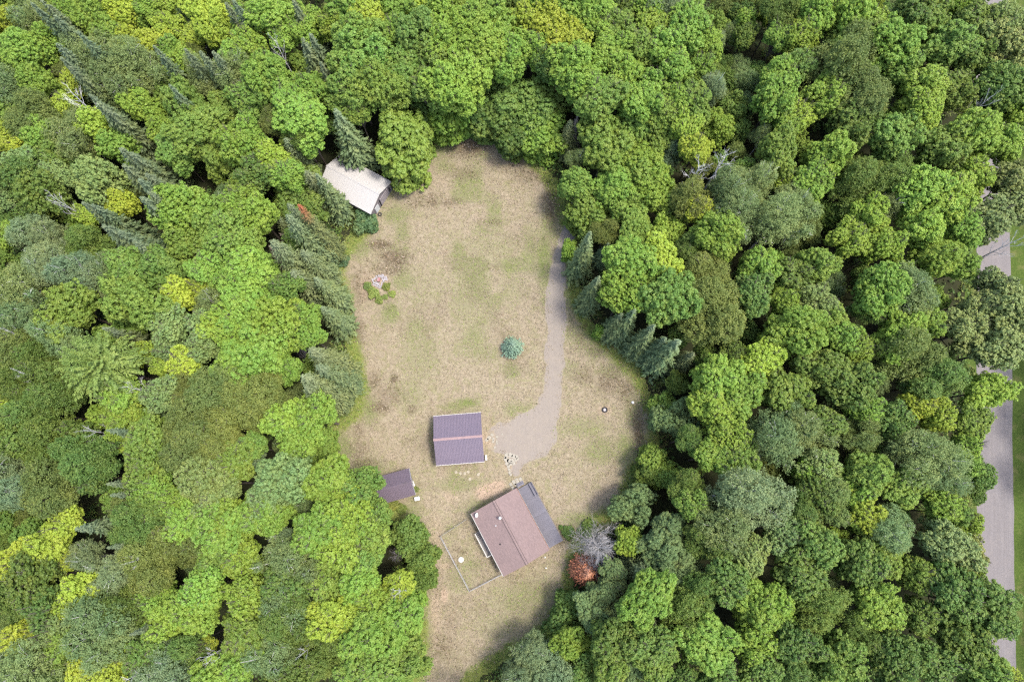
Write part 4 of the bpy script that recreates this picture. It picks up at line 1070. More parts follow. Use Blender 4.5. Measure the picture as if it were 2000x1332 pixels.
# ------------------------------------------------------------------ small shed half under the trees
S = empty('small_shed', (-18.35, .0, 0), RAD(15.6), 'small dark brown metal roofed shed partly under the maples', 'shed')
MB().add(*prism(5.0, 3.7, 2.2, 3.2)).obj('wall', M_SIDING, S)
metal_roof(S, 5.5, 4.2, 2.35, 3.5, 6, 4, M_METALD, cap=M_METALD)
MB().box((2.52, 0, 1.0), (.05, 1.3, 1.95)).obj('door', M_SIDE2, S)
for sy in (-1, 1): MB().beam((2.79, 0, 3.46), (2.79, sy * 2.12, 2.3), .04, .14).obj('rake_board', M_STEEL, S)

# ------------------------------------------------------------------ pole shed with the pale roof in the upper left of the clearing
A = RAD(150.5)
PS = empty('pole_shed', (-22.25 + math.cos(A) * 5.2 - .18, 48.55 + math.sin(A) * 5.2 - .32, 0), A + math.pi, 'pale cream metal roofed shed at the upper left of the clearing', 'shed')
# local +x looks down-right (the front gable)
MB().add(*prism(10.0, 6.2, 2.85, 4.35)).obj('wall', M_SIDING, PS)
metal_roof(PS, 10.5, 6.8, 2.85, 4.5, 11, 2, M_WHITEM, cap=M_WHITEM)
dd = MB().box((5.03, .95, 1.25), (.06, 2.5, 2.4)).obj('overhead_door', M_SIDE2, PS)
for i in range(4): MB().box((5.07, .95, .34 + i * .6), (.03, 2.4, .53), bev=.01).obj('door_panel', M_SIDE2, dd)
MB().box((5.04, -.45, 1.35), (.09, .14, 2.6)).obj('door_post', M_DARK, PS)
MB().box((5.04, -1.5, 1.05), (.07, 1.0, 2.05), bev=.01).obj('entry_door', M_WHITE, PS)
MB().box((5.04, 2.5, 1.2), (.06, .28, 1.3)).obj('window', M_DARK, PS)
for y_ in (-2.72, -2.2, -1.9, -.75): MB().box((5.025, y_, 1.4), (.04, .05, 2.75)).obj('siding_batten', M_SIDING, PS)
for sy in (-1, 1): MB().beam((5.27, 0, 4.46), (5.27, sy * 3.42, 2.83), .05, .16).obj('rake_board', M_TRIM, PS)

# ------------------------------------------------------------------ house
HA = RAD(-61.3)
HO = Vector((-.3, -6.85, 0))
Hs = empty('house', HO, HA, 'brown shingle roofed house with a grey deck on its right side', 'house')
Hinv = Matrix.Rotation(-HA, 4, 'Z')
def hl(px, py, z):
    return Hinv @ (at(px, py, z) - HO)
MB().box((0, 0, .25), (9.9, 7.1, .5)).obj('foundation', M_CONC, Hs)
x, y = 4.95, 3.55
wl = MB()
pv, pf = prism(9.9, 7.1, 2.75, 4.08)
wl.add([(a, b, c_ if c_ > 0 else .45) for a, b, c_ in pv], pf)
wall = wl.obj('wall', M_LOG, Hs)
he, hr, hw, hx = 2.95, 4.4, 4.0, 5.27
pitch = math.atan2(hr - he, hw); ln = math.hypot(hw, hr - he)
rb = MB()
rb.add([(-hx, -hw, he - .12), (hx, -hw, he - .12), (hx, 0, hr - .12), (-hx, 0, hr - .12), (hx, hw, he - .12), (-hx, hw, he - .12), (-hx, -hw, he), (hx, -hw, he), (hx, 0, hr), (-hx, 0, hr), (hx, hw, he), (-hx, hw, he)],
       [(3, 2, 1, 0), (5, 4, 2, 3), (6, 7, 8, 9), (9, 8, 10, 11), (0, 1, 7, 6), (4, 5, 11, 10), (1, 2, 8, 7), (2, 4, 10, 8), (3, 0, 6, 9), (5, 3, 9, 11)])
roof = rb.obj('roof', M_LOG, Hs)
for sgn in (1, -1):
    sh = MB()
    rows = 28
    for r_ in range(rows):      # overlapping courses
        a, b = r_ / rows * ln, (r_ + 1) / rows * ln + .01
        sh.add([(-hx - .03, a, .012), (hx + .03, a, .012), (hx + .03, b, .026), (-hx - .03, b, .026), (-hx - .03, b, .004), (hx + .03, b, .004)], [(0, 1, 2, 3), (3, 2, 5, 4)])
    o = sh.obj('shingle_slope', M_SHINGLE, roof)
    o.location = (0, 0, hr + .004); o.rotation_euler = (-pitch, 0, 0) if sgn > 0 else (-pitch, 0, math.pi)
cw = .17
k = MB()
for i in range(34):            # ridge caps, one over the next
    a = -hx - .05 + i * (2 * hx + .1) / 34; b = a + (2 * hx + .1) / 34 + .02
    z0, z1 = hr + .055, hr + .07
    dz = cw * math.tan(pitch)
    k.add([(a, -cw, z0 - dz + .03), (b, -cw, z1 - dz + .03), (b, 0, z1 + .03), (a, 0, z0 + .03), (b, cw, z1 - dz + .03), (a, cw, z0 - dz + .03)], [(0, 1, 2, 3), (3, 2, 4, 5)])
k.obj('ridge_cap', M_SHINGLE, roof)
for sy in (-1, 1): MB().box((0, sy * (cw + .012), hr + .02 - cw * math.tan(pitch)), (2 * hx + .1, .06, .085)).obj('ridge_vent_slot', M_DARK, roof)
for sx in (-1, 1):
    for sy in (-1, 1): MB().beam((sx * (hx + .02), 0, hr - .10), (sx * (hx + .02), sy * hw, he - .10), .035, .2).obj('rake_board', M_LOG, roof)
MB().box((0, -hw - .06, he - .06), (2 * hx, .11, .11), bev=.015).obj('gutter', M_RAIL, roof)
MB().box((0, hw + .05, he - .07), (2 * hx, .09, .1), bev=.015).obj('gutter', M_LOG, roof)
def roof_z(yy): return hr - abs(yy) * math.tan(pitch)
p = hl(976.5, 1011.5, 5.2)
fl = MB().tube([(p.x, p.y, roof_z(p.y) - .1), (p.x, p.y, 5.2)], .11, 12).obj('flue', M_STEEL, Hs)
MB().lathe([(.10, 0), (.24, .02), (.25, .08), (.12, .2), (.02, .22)], (p.x, p.y, 5.2), 16).obj('flue_cap', M_WHITE, fl, smooth=True)
for px_, py_, mat_ in ((968.3, 1026.3, M_STEEL), (977, 1063, M_RUBBER)):
    p = hl(px_, py_, 4.2)
    z0 = roof_z(p.y)
    MB().tube([(p.x, p.y, z0 - .05), (p.x, p.y, z0 + .35)], .06, 10).obj('vent_pipe', mat_, Hs)
    MB().lathe([(.16, 0), (.10, .06), (.065, .12)], (p.x, p.y, z0 + .0), 12).obj('vent_flashing', mat_, Hs)
p = hl(929, 1005, 3.6)
zz = roof_z(p.y)
sd = MB().tube([(p.x, p.y, zz - .02), (p.x, p.y, zz + .35), (p.x + .1, p.y + .05, zz + .62)], .03, 8).obj('satellite_dish', M_STEEL, Hs)
dm = MB()
nd = 18
ax = Vector((.35, .55, .75)).normalized(); e1 = ax.orthogonal().normalized(); e2 = ax.cross(e1)
c0 = Vector((p.x + .1, p.y + .05, zz + .62))
rings = [(0, 0), (.14, .012), (.26, .045), (.36, .09)]
V, F = [tuple(c0)], []
for r_, h_ in rings[1:]:
    for i in range(nd):
        a = 6.2832 * i / nd
        V.append(tuple(c0 + (e1 * math.cos(a) * .8 + e2 * math.sin(a)) * r_ + ax * h_))
for i in range(nd): F.append((0, 1 + i, 1 + (i + 1) % nd))
for q in range(2):
    for i in range(nd): F.append((1 + q * nd + i, 1 + (q + 1) * nd + i, 1 + (q + 1) * nd + (i + 1) % nd, 1 + q * nd + (i + 1) % nd))
dm.add(V, F).obj('dish_bowl', M_WHITE, sd, smooth=True)
am = MB().tube([c0 - e1 * .3, c0 + ax * .42], .018, 6)
am.box(tuple(c0 + ax * .44), (.09, .09, .12)).obj('feed_arm', M_STEEL, sd)
for yy, xs in ((3.575, (-2.8, 2.6)), (-3.575, (-3.4, 3.6))):
    for xx in xs:
        w_ = MB().box((xx, yy, 1.75), (1.3, .07, 1.05)).obj('window', M_TRIM, Hs)
        MB().box((xx, yy * 1.008, 1.75), (1.12, .06, .88)).obj('pane', M_GLASS, w_)
MB().box((0, 3.59, 1.5), (.95, .06, 2.05)).obj('door', M_TRIM, Hs)
MB().box((-.6, -3.59, 1.5), (.95, .06, 2.05)).obj('door', M_TRIM, Hs)
# string of little pale bulbs along the eave above the deck
for i in range(44):
    xx = -hx + .15 + i * (2 * hx - .3) / 43
    MB().lathe([(.02, 0), (.055, -.05), (.045, -.11), (.01, -.13)], (xx, hw + .13, he + .02 - .03 * abs(math.sin(i * 1.3))), 6).obj('eave_bulb', M_TRIM, roof)

# --- deck along the right side
dk = MB()
dz = .62
for xx in np.linspace(-4.9, 5.2, 6):
    for yy in (4.3, 6.45): dk.box((xx, yy, (dz - .06) / 2), (.12, .12, dz - .06))
for yy in (3.75, 5.0, 6.5): dk.box((.15, yy, dz - .16), (10.2, .05, .18))
deck = dk.obj('deck', M_GREYP, Hs)
bw = .155
nb = int((6.62 - 3.58) / bw)
bm1 = MB().box((0, 0, 0), (5.12, bw - .012, .035), bev=.004).mesh('deck_board', M_GREYP)
for i in range(nb):
    for sx in (-1, 1):
        o = link('deck_board', bm1, deck, (.15 + sx * 2.57 + (.0 if i % 2 else .0), 3.62 + bw * (i + .5), dz - .015 + rt.uniform(-.003, .003)))
for yy, ln_ in ((6.66, 10.3),): MB().box((.15, yy, dz - .09), (ln_, .04, .2)).obj('rim_board', M_GREYP, deck)
# steps at the upper end of the deck, above the slabs
for i in range(2):
    MB().box((-5.2 - .18 - i * .3, 4.9, dz - .2 - i * .2), (.32, 1.15, .07), bev=.01).obj('step', M_GREYP, deck)
MB().box((-5.12, 3.95, .35), (.55, .55, .7)).obj('step_box', M_DARK, deck)
MB().beam((-5.7, 4.28, .1), (-5.0, 4.28, dz + .85), .05, .05).obj('handrail', M_RAIL, deck)
# --- bench on the deck
p0 = hl(1041, 950, 1.0)
B = empty('deck_bench', Matrix.LocRotScale(HO, Matrix.Rotation(HA, 3, 'Z').to_quaternion(), None) @ Vector((-3.85, 6.25, dz + .006)), HA, 'grey built-in bench along the outer edge of the house deck', 'bench')
MB().box((0, 0, .42), (2.3, .46, .06), bev=.01).obj('seat', M_GREYP, B)
MB().box((0, .30, .68), (2.3, .06, .62), bev=.01).obj('backrest', M_GREYP, B)
for sx in (-1.05, 0, 1.05): MB().box((sx, .02, .195), (.09, .38, .39)).obj('leg', M_GREYP, B)

# --- landing with rail on the left side, over the fenced yard
la, lb = hl(928.4, 1041.5, 1.0), hl(952, 1087.5, 1.0)
lx0, lx1, ly = la.x, lb.x, (la.y + lb.y) / 2
lm = MB()
lz = .72
for xx in (lx0 + 1.0, (lx0 + lx1) / 2 + .4, lx1 - .1):
    lm.box((xx, ly + .1, lz / 2 - .03), (.1, .1, lz - .06))
lm.box(((lx0 + 1.0 + lx1) / 2, ly + .06, lz - .12), (lx1 - lx0 - 1.0, .05, .16))
land = lm.obj('landing', M_OLDW, Hs)
y1 = -3.56
nbl = int((y1 - ly) / .15)
bml = MB().box((0, 0, 0), (lx1 - lx0 - 1.0, .137, .035)).mesh('landing_board', M_OLDW)
for i in range(nbl): link('landing_board', bml, land, ((lx0 + 1.0 + lx1) / 2, ly + .15 * (i + .5), lz))
for i in range(4): MB().box((lx0 + .87 - i * .26, (ly + y1) / 2, lz - .14 - i * .15), (.2, abs(y1 - ly), .05)).obj('step', M_OLDW, land)
MB().box(((lx0 + lx1) / 2, ly - .02, lz + .95), (lx1 - lx0, .16, .05), bev=.01).obj('top_rail', M_RAIL, land)
MB().box((lx1 - .02, (ly + y1) / 2, lz + .95), (.14, abs(y1 - ly), .05), bev=.01).obj('top_rail', M_RAIL, land)
for xx in np.linspace(lx0 + .05, lx1 - .05, 4): MB().box((xx, ly - .02, (lz + .93) / 2), (.09, .09, lz + .93)).obj('post', M_RAIL, land)
bal = MB().box((0, 0, (lz + .1 + lz + .92) / 2), (.035, .035, .82)).mesh('baluster', M_RAIL)
for xx in np.arange(lx0 + 1.15, lx1 - .1, .16): link('baluster', bal, land, (xx, ly - .02, 0))
for yy in np.arange(ly + .15, y1 - .05, .16): link('baluster', bal, land, (lx1 - .02, yy, 0))
# ------------------------------------------------------------------ fenced yard
fp = [at(*q) for q in ((911, 1014), (861, 1047), (917.5, 1153), (983, 1119))]
FN = empty('wire_fence', (0, 0, 0), 0, 'low grey wire fence around the yard left of the house', 'fence')
FN.location = fp[1]
rel = [q - fp[1] for q in fp]
FH = 1.25
posts = MB().tube([(0, 0, -.1), (0, 0, FH + .06)], .03, 8).mesh('post', M_STEEL)
for a, b in zip(rel[:-1], rel[1:]):
    L = (b - a).length; n = max(2, round(L / 2.2))
    for i in range(n + (1 if b is rel[-1] else 0)): link('post', posts, FN, a.lerp(b, i / n))
    MB().tube([a + Vector((0, 0, FH)), b + Vector((0, 0, FH))], .017, 6).obj('top_rail', M_STEEL, FN)
    MB().tube([a + Vector((0, 0, .08)), b + Vector((0, 0, .08))], .014, 5).obj('bottom_rail', M_STEEL, FN)
    w = MB(); m = int(L / .13)
    for i in range(m):
        p_ = a.lerp(b, i / m); q_ = a.lerp(b, min(1, (i + 8) / m)); q2 = a.lerp(b, max(0, (i - 8) / m))
        w.beam(p_ + Vector((0, 0, .08)), q_ + Vector((0, 0, FH)), .006); w.beam(p_ + Vector((0, 0, .08)), q2 + Vector((0, 0, FH)), .006)
    w.obj('wire_mesh', M_STEEL, FN)

def on(px, py, z=0): return at(px, py, z)
# round white lid in the yard
p = on(900.6, 1092.6)
o = MB().lathe([(.44, -.02), (.44, .10), (.41, .14), (.16, .17), (.14, .21), (.02, .21)], (0, 0, 0), 24).obj('tank_lid', M_TRIM, None, loc=p + Vector((0, 0, .03)))
tag(o, 'round white lid lying on the grass inside the fenced yard', 'lid')

# stepping stones between garage and house
M_STONE = worn('pale_stone', (0.27, 0.24, 0.18), .12, 4, .9, .15, bump=.3)
M_SLAB = worn('cream_slab', (0.25, 0.23, 0.187), .1, 2, .9, .15, bump=.2)
rs_ = random.Random(5)
def flat_stone(r, h, n, seed, sx=1.0):
    q = random.Random(seed)
    ring = [(r * sx * q.uniform(.86, 1.1) * math.cos(6.2832 * i / n), r * q.uniform(.86, 1.1) * math.sin(6.2832 * i / n)) for i in range(n)]
    V = [(x_, y_, -.03) for x_, y_ in ring] + [(x_, y_, h - .015) for x_, y_ in ring] + [(x_ * .9, y_ * .9, h) for x_, y_ in ring]
    F = [tuple(2 * n + i for i in range(n))]
    for a in (0, n):
        for i in range(n):
            j = (i + 1) % n
            F.append((a + i, a + j, a + n + j, a + n + i))
    return MB().add(V, F)
SP = [(890.7, 921.7), (899.4, 924.4), (907.8, 924.4), (914.4, 921.1), (917.4, 935.2), (934.5, 926.5)]
SL = ['leftmost round stepping stone below the garage', 'second round stepping stone from the left below the garage', 'third round stepping stone from the left below the garage', 'fourth round stepping stone from the left below the garage',
      'round stepping stone lying lowest, apart from the row below the garage', 'rightmost round stepping stone below the garage']
for i, (q, l_) in enumerate(zip(SP, SL)):
    o = flat_stone(.26, .05, 14, 30 + i).obj('stepping_stone', M_STONE, None, loc=on(*q) + Vector((0, 0, .03)))
    tag(o, l_, 'stone', 'round stepping stones between garage and house')
# slabs at the foot of the deck steps
PV = [(1017.6, 937.5, .30, .72), (1010.2, 939, .30, .66), (1004.2, 942.5, .30, .66), (998, 946.5, .26, .5), (1008.4, 947.2, .28, .5), (1001.5, 952, .26, .5)]
PL = ['rightmost', 'second from the right', 'third from the right', 'leftmost', 'lower right', 'lowest']
for (px_, py_, a, b), w_ in zip(PV, PL):
    o = MB().box((0, 0, .02), (a * 1.65, b * 1.3, .09), bev=.02).obj('paving_slab', M_SLAB, None, loc=on(px_, py_) + Vector((0, 0, .04)), rz=HA + math.pi / 2 + rs_.uniform(-.06, .06))
    tag(o, f'{w_} cream paving slab at the foot of the deck steps', 'slab', 'cream paving slabs by the deck steps')
# broken pale flagstones at the end of the driveway
FL = [(990, 888, .34), (997, 889, .40), (1003, 891, .38), (1009, 892, .30), (989, 897, .42), (994, 899, .36), (1001, 899, .30), (1007, 898, .28), (1011, 896, .24), (991, 905, .36), (997, 906, .32), (1003, 905, .3), (993, 911, .3), (994.5, 917, .26), (995.5, 923, .24), (998, 902, .22), (987, 893, .22), (997.5, 927, .2)]
for i, (px_, py_, r) in enumerate(FL):
    o = flat_stone(r, .055, 7, 60 + i, 1.15).obj('flagstone', M_SLAB, None, loc=on(px_, py_) + Vector((0, 0, .05)), rz=rs_.uniform(0, 6))
    tag(o, ORD[sorted(FL, key=lambda q: q[1] + q[0] * .01).index(FL[i])] + ' pale flagstone from the top in the patch between driveway and house', 'stone', 'pale flagstones between driveway and house')
FL2 = [(951, 859, .3), (955, 855, .34), (961, 849, .26), (963, 857, .28), (963, 862, .22), (970, 862, .18), (970.5, 853, .2), (971, 866, .16), (966, 874, .2), (981, 848, .15)]
for i, (px_, py_, r) in enumerate(FL2):
    o = flat_stone(r, .05, 7, 90 + i, 1.2).obj('flagstone', M_SLAB, None, loc=on(px_, py_) + Vector((0, 0, .05)), rz=rs_.uniform(0, 6))
    tag(o, ORD[sorted(FL2, key=lambda q: q[0] + q[1] * .01).index(FL2[i])] + ' pale flagstone from the left in front of the garage', 'stone', 'pale flagstones in front of the garage')

# things by the small shed
p = on(815.5, 973.5)
C = empty('white_cooler', p + Vector((0, 0, .03)), RAD(12), 'white lidded box standing beside the small brown shed', 'box')
MB().box((0, 0, .3), (.78, .55, .56), bev=.03).obj('body', M_WHITE, C)
MB().box((0, 0, .62), (.84, .6, .09), bev=.03).obj('lid', M_WHITE, C)
for i, (px_, py_, r) in enumerate(((805, 942, .3), (807, 947, .34))):
    q = random.Random(i)
    m = MB().lathe([(.05, -.02), (r, .02), (r * 1.1, .14), (r * .8, .3), (r * .3, .38), (.02, .4)], (0, 0, 0), 9)
    m.v = [(x_ * q.uniform(.8, 1.2), y_ * q.uniform(.8, 1.2), z_ * q.uniform(.85, 1.1)) for x_, y_, z_ in m.v]
    o = m.obj('white_sack', M_TRIM, None, smooth=True, loc=on(px_, py_) + Vector((0, 0, .04)))
    tag(o, ('upper' if i == 0 else 'lower') + ' crumpled white sack at the gable of the small brown shed', 'sack', 'white sacks by the small shed')

# tyres
def tyre(px_, py_, label, r=.42, w=.26, core=None):
    T = empty('tyre', on(px_, py_) + Vector((0, 0, .03)), 0, label, 'tyre')
    prof = [(r * .58, .02), (r * .62, .0), (r * .9, .0), (r, w * .2), (r, w * .8), (r * .9, w), (r * .62, w), (r * .56, w * .9), (r * .55, w * .5)]
    MB().lathe(prof, (0, 0, 0), 28, closed=True).obj('tread', M_RUBBER, T, smooth=True)
    if core: MB().lathe([(r * .57, 0), (r * .56, w * .25), (.03, w * .33)], (0, 0, 0), 20).obj('ash_filling', core, T)
    return T
M_ASH = worn('grey_ash', (0.40, 0.37, 0.37), .2, 9, .95, .1)
tyre(1181, 800.5, 'black tyre ring filled with pale ash on the right lawn', .46, .28, M_ASH)
tyre(742, 419.5, 'black tyre leaning at the front wall of the cream roofed shed', .36, .22)
# small pale rocks and leftovers
def rock(px_, py_, r, seed, mat, name, label, cat, z=.0):
    q = random.Random(seed)
    m = MB().lathe([(r * .5, -.03), (r, r * .15), (r * .95, r * .5), (r * .5, r * .85), (.02, r * .95)], (0, 0, 0), 8)
    m.v = [(x_ * q.uniform(.75, 1.2), y_ * q.uniform(.75, 1.2), z_) for x_, y_, z_ in m.v]
    return tag(m.obj(name, mat, None, loc=on(px_, py_) + Vector((0, 0, .03 + z))), label, cat)
rock(1236, 786, .26, 1, M_WHITE, 'white_rock', 'bright white rock at the right edge of the lawn', 'rock')
rock(1066.5, 1109, .13, 2, M_WHITE, 'white_rock', 'tiny white rock on the grass below the house', 'rock')
rock(1064.5, 1088, .16, 3, M_TRIM, 'white_rock', 'small pale rock at the lower right corner of the house', 'rock')
U = empty('lamp_post', on(771.5, 371) + Vector((0, 0, .02)), 0, 'short dark post with a white head at the corner of the cream roofed shed', 'post')
MB().tube([(0, 0, -.05), (0, 0, 1.1)], .05, 8).obj('pole', M_RUBBER, U)
MB().box((.16, .02, 1.12), (.42, .26, .16), bev=.03).obj('head', M_WHITE, U)

# ------------------------------------------------------------------ scrap heap with shrubs on the lawn
M_PLANK = worn('silvery_planks', (0.25, 0.235, 0.24), .15, 2, .9, .15, stretch=(.5, 4, 1))
M_REDB = worn('faded_red_box', (0.27, 0.13, 0.125), .15, 3, .7, .2)
M_ROCKG = worn('grey_rubble', (0.26, 0.24, 0.245), .2, 5, .95, .1)
zp = lambda x_, y_: (690 + x_ / 14.8, 520 + y_ / 14.8)
PLK = [((560, 515), (790, 640), .22), ((800, 630), (840, 455), .2), ((545, 370), (600, 500), .18), ((590, 480), (760, 560), .22), ((640, 330), (570, 420), .2), ((760, 470), (700, 590), .16), ((650, 440), (780, 590), .18), ((830, 350), (900, 480), .18), ((700, 300), (860, 330), .16), ((600, 400), (700, 320), .15)]
for i, (a, b, w_) in enumerate(PLK):
    A_, B_ = on(*zp(*a)), on(*zp(*b))
    z = .06 + .05 * (i % 4)
    o = MB().beam(Vector((0, 0, z)), (B_ - A_) + Vector((0, 0, z + .06)), w_, .05).obj('plank', M_PLANK, None, loc=A_)
    tag(o, ORD[sorted(PLK, key=lambda q: q[0][1] + q[1][1] + q[0][0] * .01).index(PLK[i])] + ' silvery grey plank from the top in the scrap heap on the lawn', 'plank', 'planks of the scrap heap')
C = empty('red_box', on(*zp(742, 412)) + Vector((0, 0, .26)), RAD(-12), 'faded red box on top of the scrap heap', 'box')
MB().box((0, 0, .15), (.52, .66, .3), bev=.02).obj('body', M_REDB, C)
MB().box((-.12, .02, .312), (.2, .6, .03), bev=.01).obj('lid_flap', M_CAP, C)
for i in range(22):
    a = rs_.uniform(-.3, 3.4)
    px_, py_ = zp(800 + 170 * math.cos(a) * rs_.uniform(.5, 1.1), 380 - 150 * math.sin(a) * rs_.uniform(.5, 1.1))
    o = rock(px_, py_, rs_.uniform(.09, .2), 100 + i, M_ROCKG, 'rubble_stone', 'grey rubble stone around the scrap heap', 'stone')
    o['group'] = 'rubble of the scrap heap'
def shrub_mesh(seed, R, mat, per=20):
    me, L = crown_clumped('foliage', seed, mat, R=R, squash=.7, nl=8, spread=.68, spacing=.26 * R, rc=(.1 * R, .24 * R), per=per, leaf=(.05 * R + .03, .08 * R + .05), jit=.8, minz=-.5)
    return me, L
SHM = [shrub_mesh(300 + i, 1.0, M_LEAF) for i in range(3)]
def shrub(px_, py_, r, col, label, hz=1.0, var=None):
    me, L = SHM[(var if var is not None else rt.randrange(3))]
    p_ = on(px_, py_)
    R_ = empty('shrub', p_ + Vector((0, 0, .02)), rt.uniform(0, 6), label, 'shrub')
    o = link('foliage', me, R_, (0, 0, r * hz * .55), None, (r, r, r * hz)); o.color = (*col, 1)
    st = MB()
    for i in range(4):
        a = i * 1.6; st.tube([(0, 0, -.05), (math.cos(a) * .3 * r, math.sin(a) * .3 * r, r * hz * .5), (math.cos(a) * .6 * r, math.sin(a) * .6 * r, r * hz * .9)], [.03, .02, .008], 5, cap=False)
    st.obj('stems', M_BARK, R_)
    return R_
GRN = (0.21, 0.275, 0.075)
for (q, r, l_) in (((430, 590), .62, 'bright green shrub left of the scrap heap planks'), ((600, 800), .78, 'bright green shrub just below the scrap heap'), ((965, 625), .62, 'yellow green shrub right of the scrap heap'), ((1140, 810), .55, 'low green shrub right of the scrap heap, set apart'),
                   ((765, 1010), .58, 'low green shrub lying lowest below the scrap heap'), ((930, 900), .4, 'small dark shrub between the others below the scrap heap'), ((520, 690), .5, 'small pale green shrub between two brighter ones below the scrap heap')):
    shrub(*zp(*q), r, jcol(GRN, .2), l_, .9)
shrub(715, 438, 1.75, (0.10, 0.175, 0.075), 'rounded blue green shrub below the corner of the cream roofed shed', 1.0, 1)
shrub(672, 511, .95, (0.10, 0.17, 0.08), 'small blue green shrub at the left edge of the lawn', 1.0)
shrub(1095, 1030, .35, (0.10, 0.18, 0.04), 'tiny green shrub beside the house deck', .8)
shrub(1110, 1040, .9, (0.10, 0.17, 0.04), 'low green shrub between deck corner and white dead tree', .7)
shrub(1150, 1030, 1.3, (0.11, 0.18, 0.04), 'low green shrub above the white dead tree', .7)
shrub(768, 985, .8, (0.20, 0.22, 0.05), 'yellow green shrub below the small brown shed', .7)
shrub(785, 993, .7, (0.15, 0.19, 0.045), 'low green shrub under the eave of the small brown shed', .7)
shrub(812, 955, .45, (0.15, 0.18, 0.05), 'small green shrub between white box and small shed', .7)
# the lone blue spruce on the lawn
p = at(1001, 678, 1.4)
root = empty('spruce_tree', (p.x, p.y, .02), .4, 'small round blue spruce standing alone on the lawn beside the driveway', 'tree')
link('trunk', _tb, root)
o = link('crown', VAR['bushcon'][0], root, None, None, (1, 1, 1)); o.color = (0.15, 0.235, 0.17, 1)

# ------------------------------------------------------------------ uncountable plants
rsn = np.random.RandomState(9)
BLD = [(np.array([[-1, -1], [1, -1], [1, 1], [-1, 1]]) * np.array([l_ / 2, w_ / 2]) @ np.array([[math.cos(a), math.sin(a)], [-math.sin(a), math.cos(a)]]) + np.array(c_)) for c_, a, l_, w_ in
       (((-8.47, 7.37), RAD(4.6), 7.6, 7.6), ((-18.35, 0), RAD(15.6), 5.3, 4.0), (tuple(PS.location[:2]), A, 10.4, 6.0), ((-.3, -6.85), HA, 10.2, 7.4), ((1.95 + .6, -5.4), HA, 10.4, 6.5))]
def free_of(X, Y, m=.15):
    ok = np.ones(X.shape, bool)
    for b in BLD: ok &= sdist(X, Y, b) > m
    return ok
# dry grass tufts on the lawn
n = 200000
X = rsn.uniform(LAWN[:, 0].min() - 2, LAWN[:, 0].max() + 2, n); Y = rsn.uniform(-45, LAWN[:, 1].max() + 2, n)
D = sdist(X, Y, LAWN); DD = sdist(X, Y, DRIVE)
ok = (D < 1.5) & (DD > -.6 + 1.3 * (vnoise(X, Y, .6, 21) - .5)) & free_of(X, Y) & (vnoise(X, Y, .9, 22) * .6 + rsn.rand(n) * .6 > .42)
X, Y = X[ok][:62000], Y[ok][:62000]
n = len(X)
gm = lawn_mask(X, Y, D[ok][:n])
straw = np.stack([rsn.uniform(.15, .32, n), np.zeros(n), np.zeros(n)], 1)
straw[:, 1] = straw[:, 0] * rsn.uniform(.78, .86, n); straw[:, 2] = straw[:, 0] * rsn.uniform(.52, .64, n)
gre = np.array([.17, .205, .06]) * rsn.uniform(.75, 1.3, (n, 1)); bro = np.array([.15, .11, .065]) * rsn.uniform(.7, 1.3, (n, 1))
gg = (rsn.rand(n) < gm[:, 0] * 1.0 + gm[:, 3] * .8)[:, None]; bb = (rsn.rand(n) < gm[:, 1] * .75)[:, None]
colr = np.where(bb, bro, np.where(gg, gre, straw))
t = NT('grass_blades')
M_BLADE = t.done(t.attr('col'), .9, 0, .1)
L_ = rsn.uniform(.05, .15, n) * (1 + .5 * gm[:, 1])
N_ = unit(rsn.normal(size=(n, 3)) * .7 + np.array([0, 0, .8]))
V, F = kites(np.stack([X, Y, .035 + L_ * .45], 1), N_, L_, L_ * .45, rsn)
me = np_mesh('grass', V, F, M_BLADE, {'col': ('FLOAT_COLOR', 'FACE', np.concatenate([colr, np.ones((n, 1))], 1))})
tag(link('grass', me), 'dry straw coloured grass tufts across the clearing', 'grass', kind='stuff')

def scatter_leaves(name, X, Y, rad, hgt, per, leaf, cols, label, cat, seed):
    """low leafy mounds of ground plants"""
    r = np.random.RandomState(seed)
    m = len(X)
    idx = np.repeat(np.arange(m), per)
    d = unit(r.normal(size=(len(idx), 3)) + np.array([0, 0, .5])); d[:, 2] = np.abs(d[:, 2])
    C = np.stack([X[idx], Y[idx], np.zeros(len(idx))], 1) + d * np.stack([rad[idx], rad[idx], hgt[idx]], 1) * r.uniform(.4, 1, (len(idx), 1))
    C[:, 2] += .04
    s = r.uniform(*leaf, len(idx)) * (.6 + .4 * rad[idx] / rad.max())
    V, F = kites(C, unit(d + r.normal(size=d.shape) * .6 + np.array([0, 0, .4])), s, s * .55, r)
    c = cols[idx] * r.uniform(.7, 1.3, (len(idx), 1))
    me = np_mesh(name, V, F, M_BLADE2, {'col': ('FLOAT_COLOR', 'FACE', np.concatenate([c, np.ones((len(c), 1))], 1))})
    return tag(link(name, me), label, cat, kind='stuff')
t = NT('ground_plant_leaves')
t.done(t.attr('col'), .6, 0, .2)
tr = t.new('ShaderNodeBsdfTranslucent'); t.link(t.attr('col'), tr.inputs['Color'])
ms = t.new('ShaderNodeMixShader'); ms.inputs[0].default_value = .2
t.link(t.b.outputs[0], ms.inputs[1]); t.link(tr.outputs[0], ms.inputs[2]); t.link(ms.outputs[0], t.out.inputs['Surface'])
M_BLADE2 = t.m
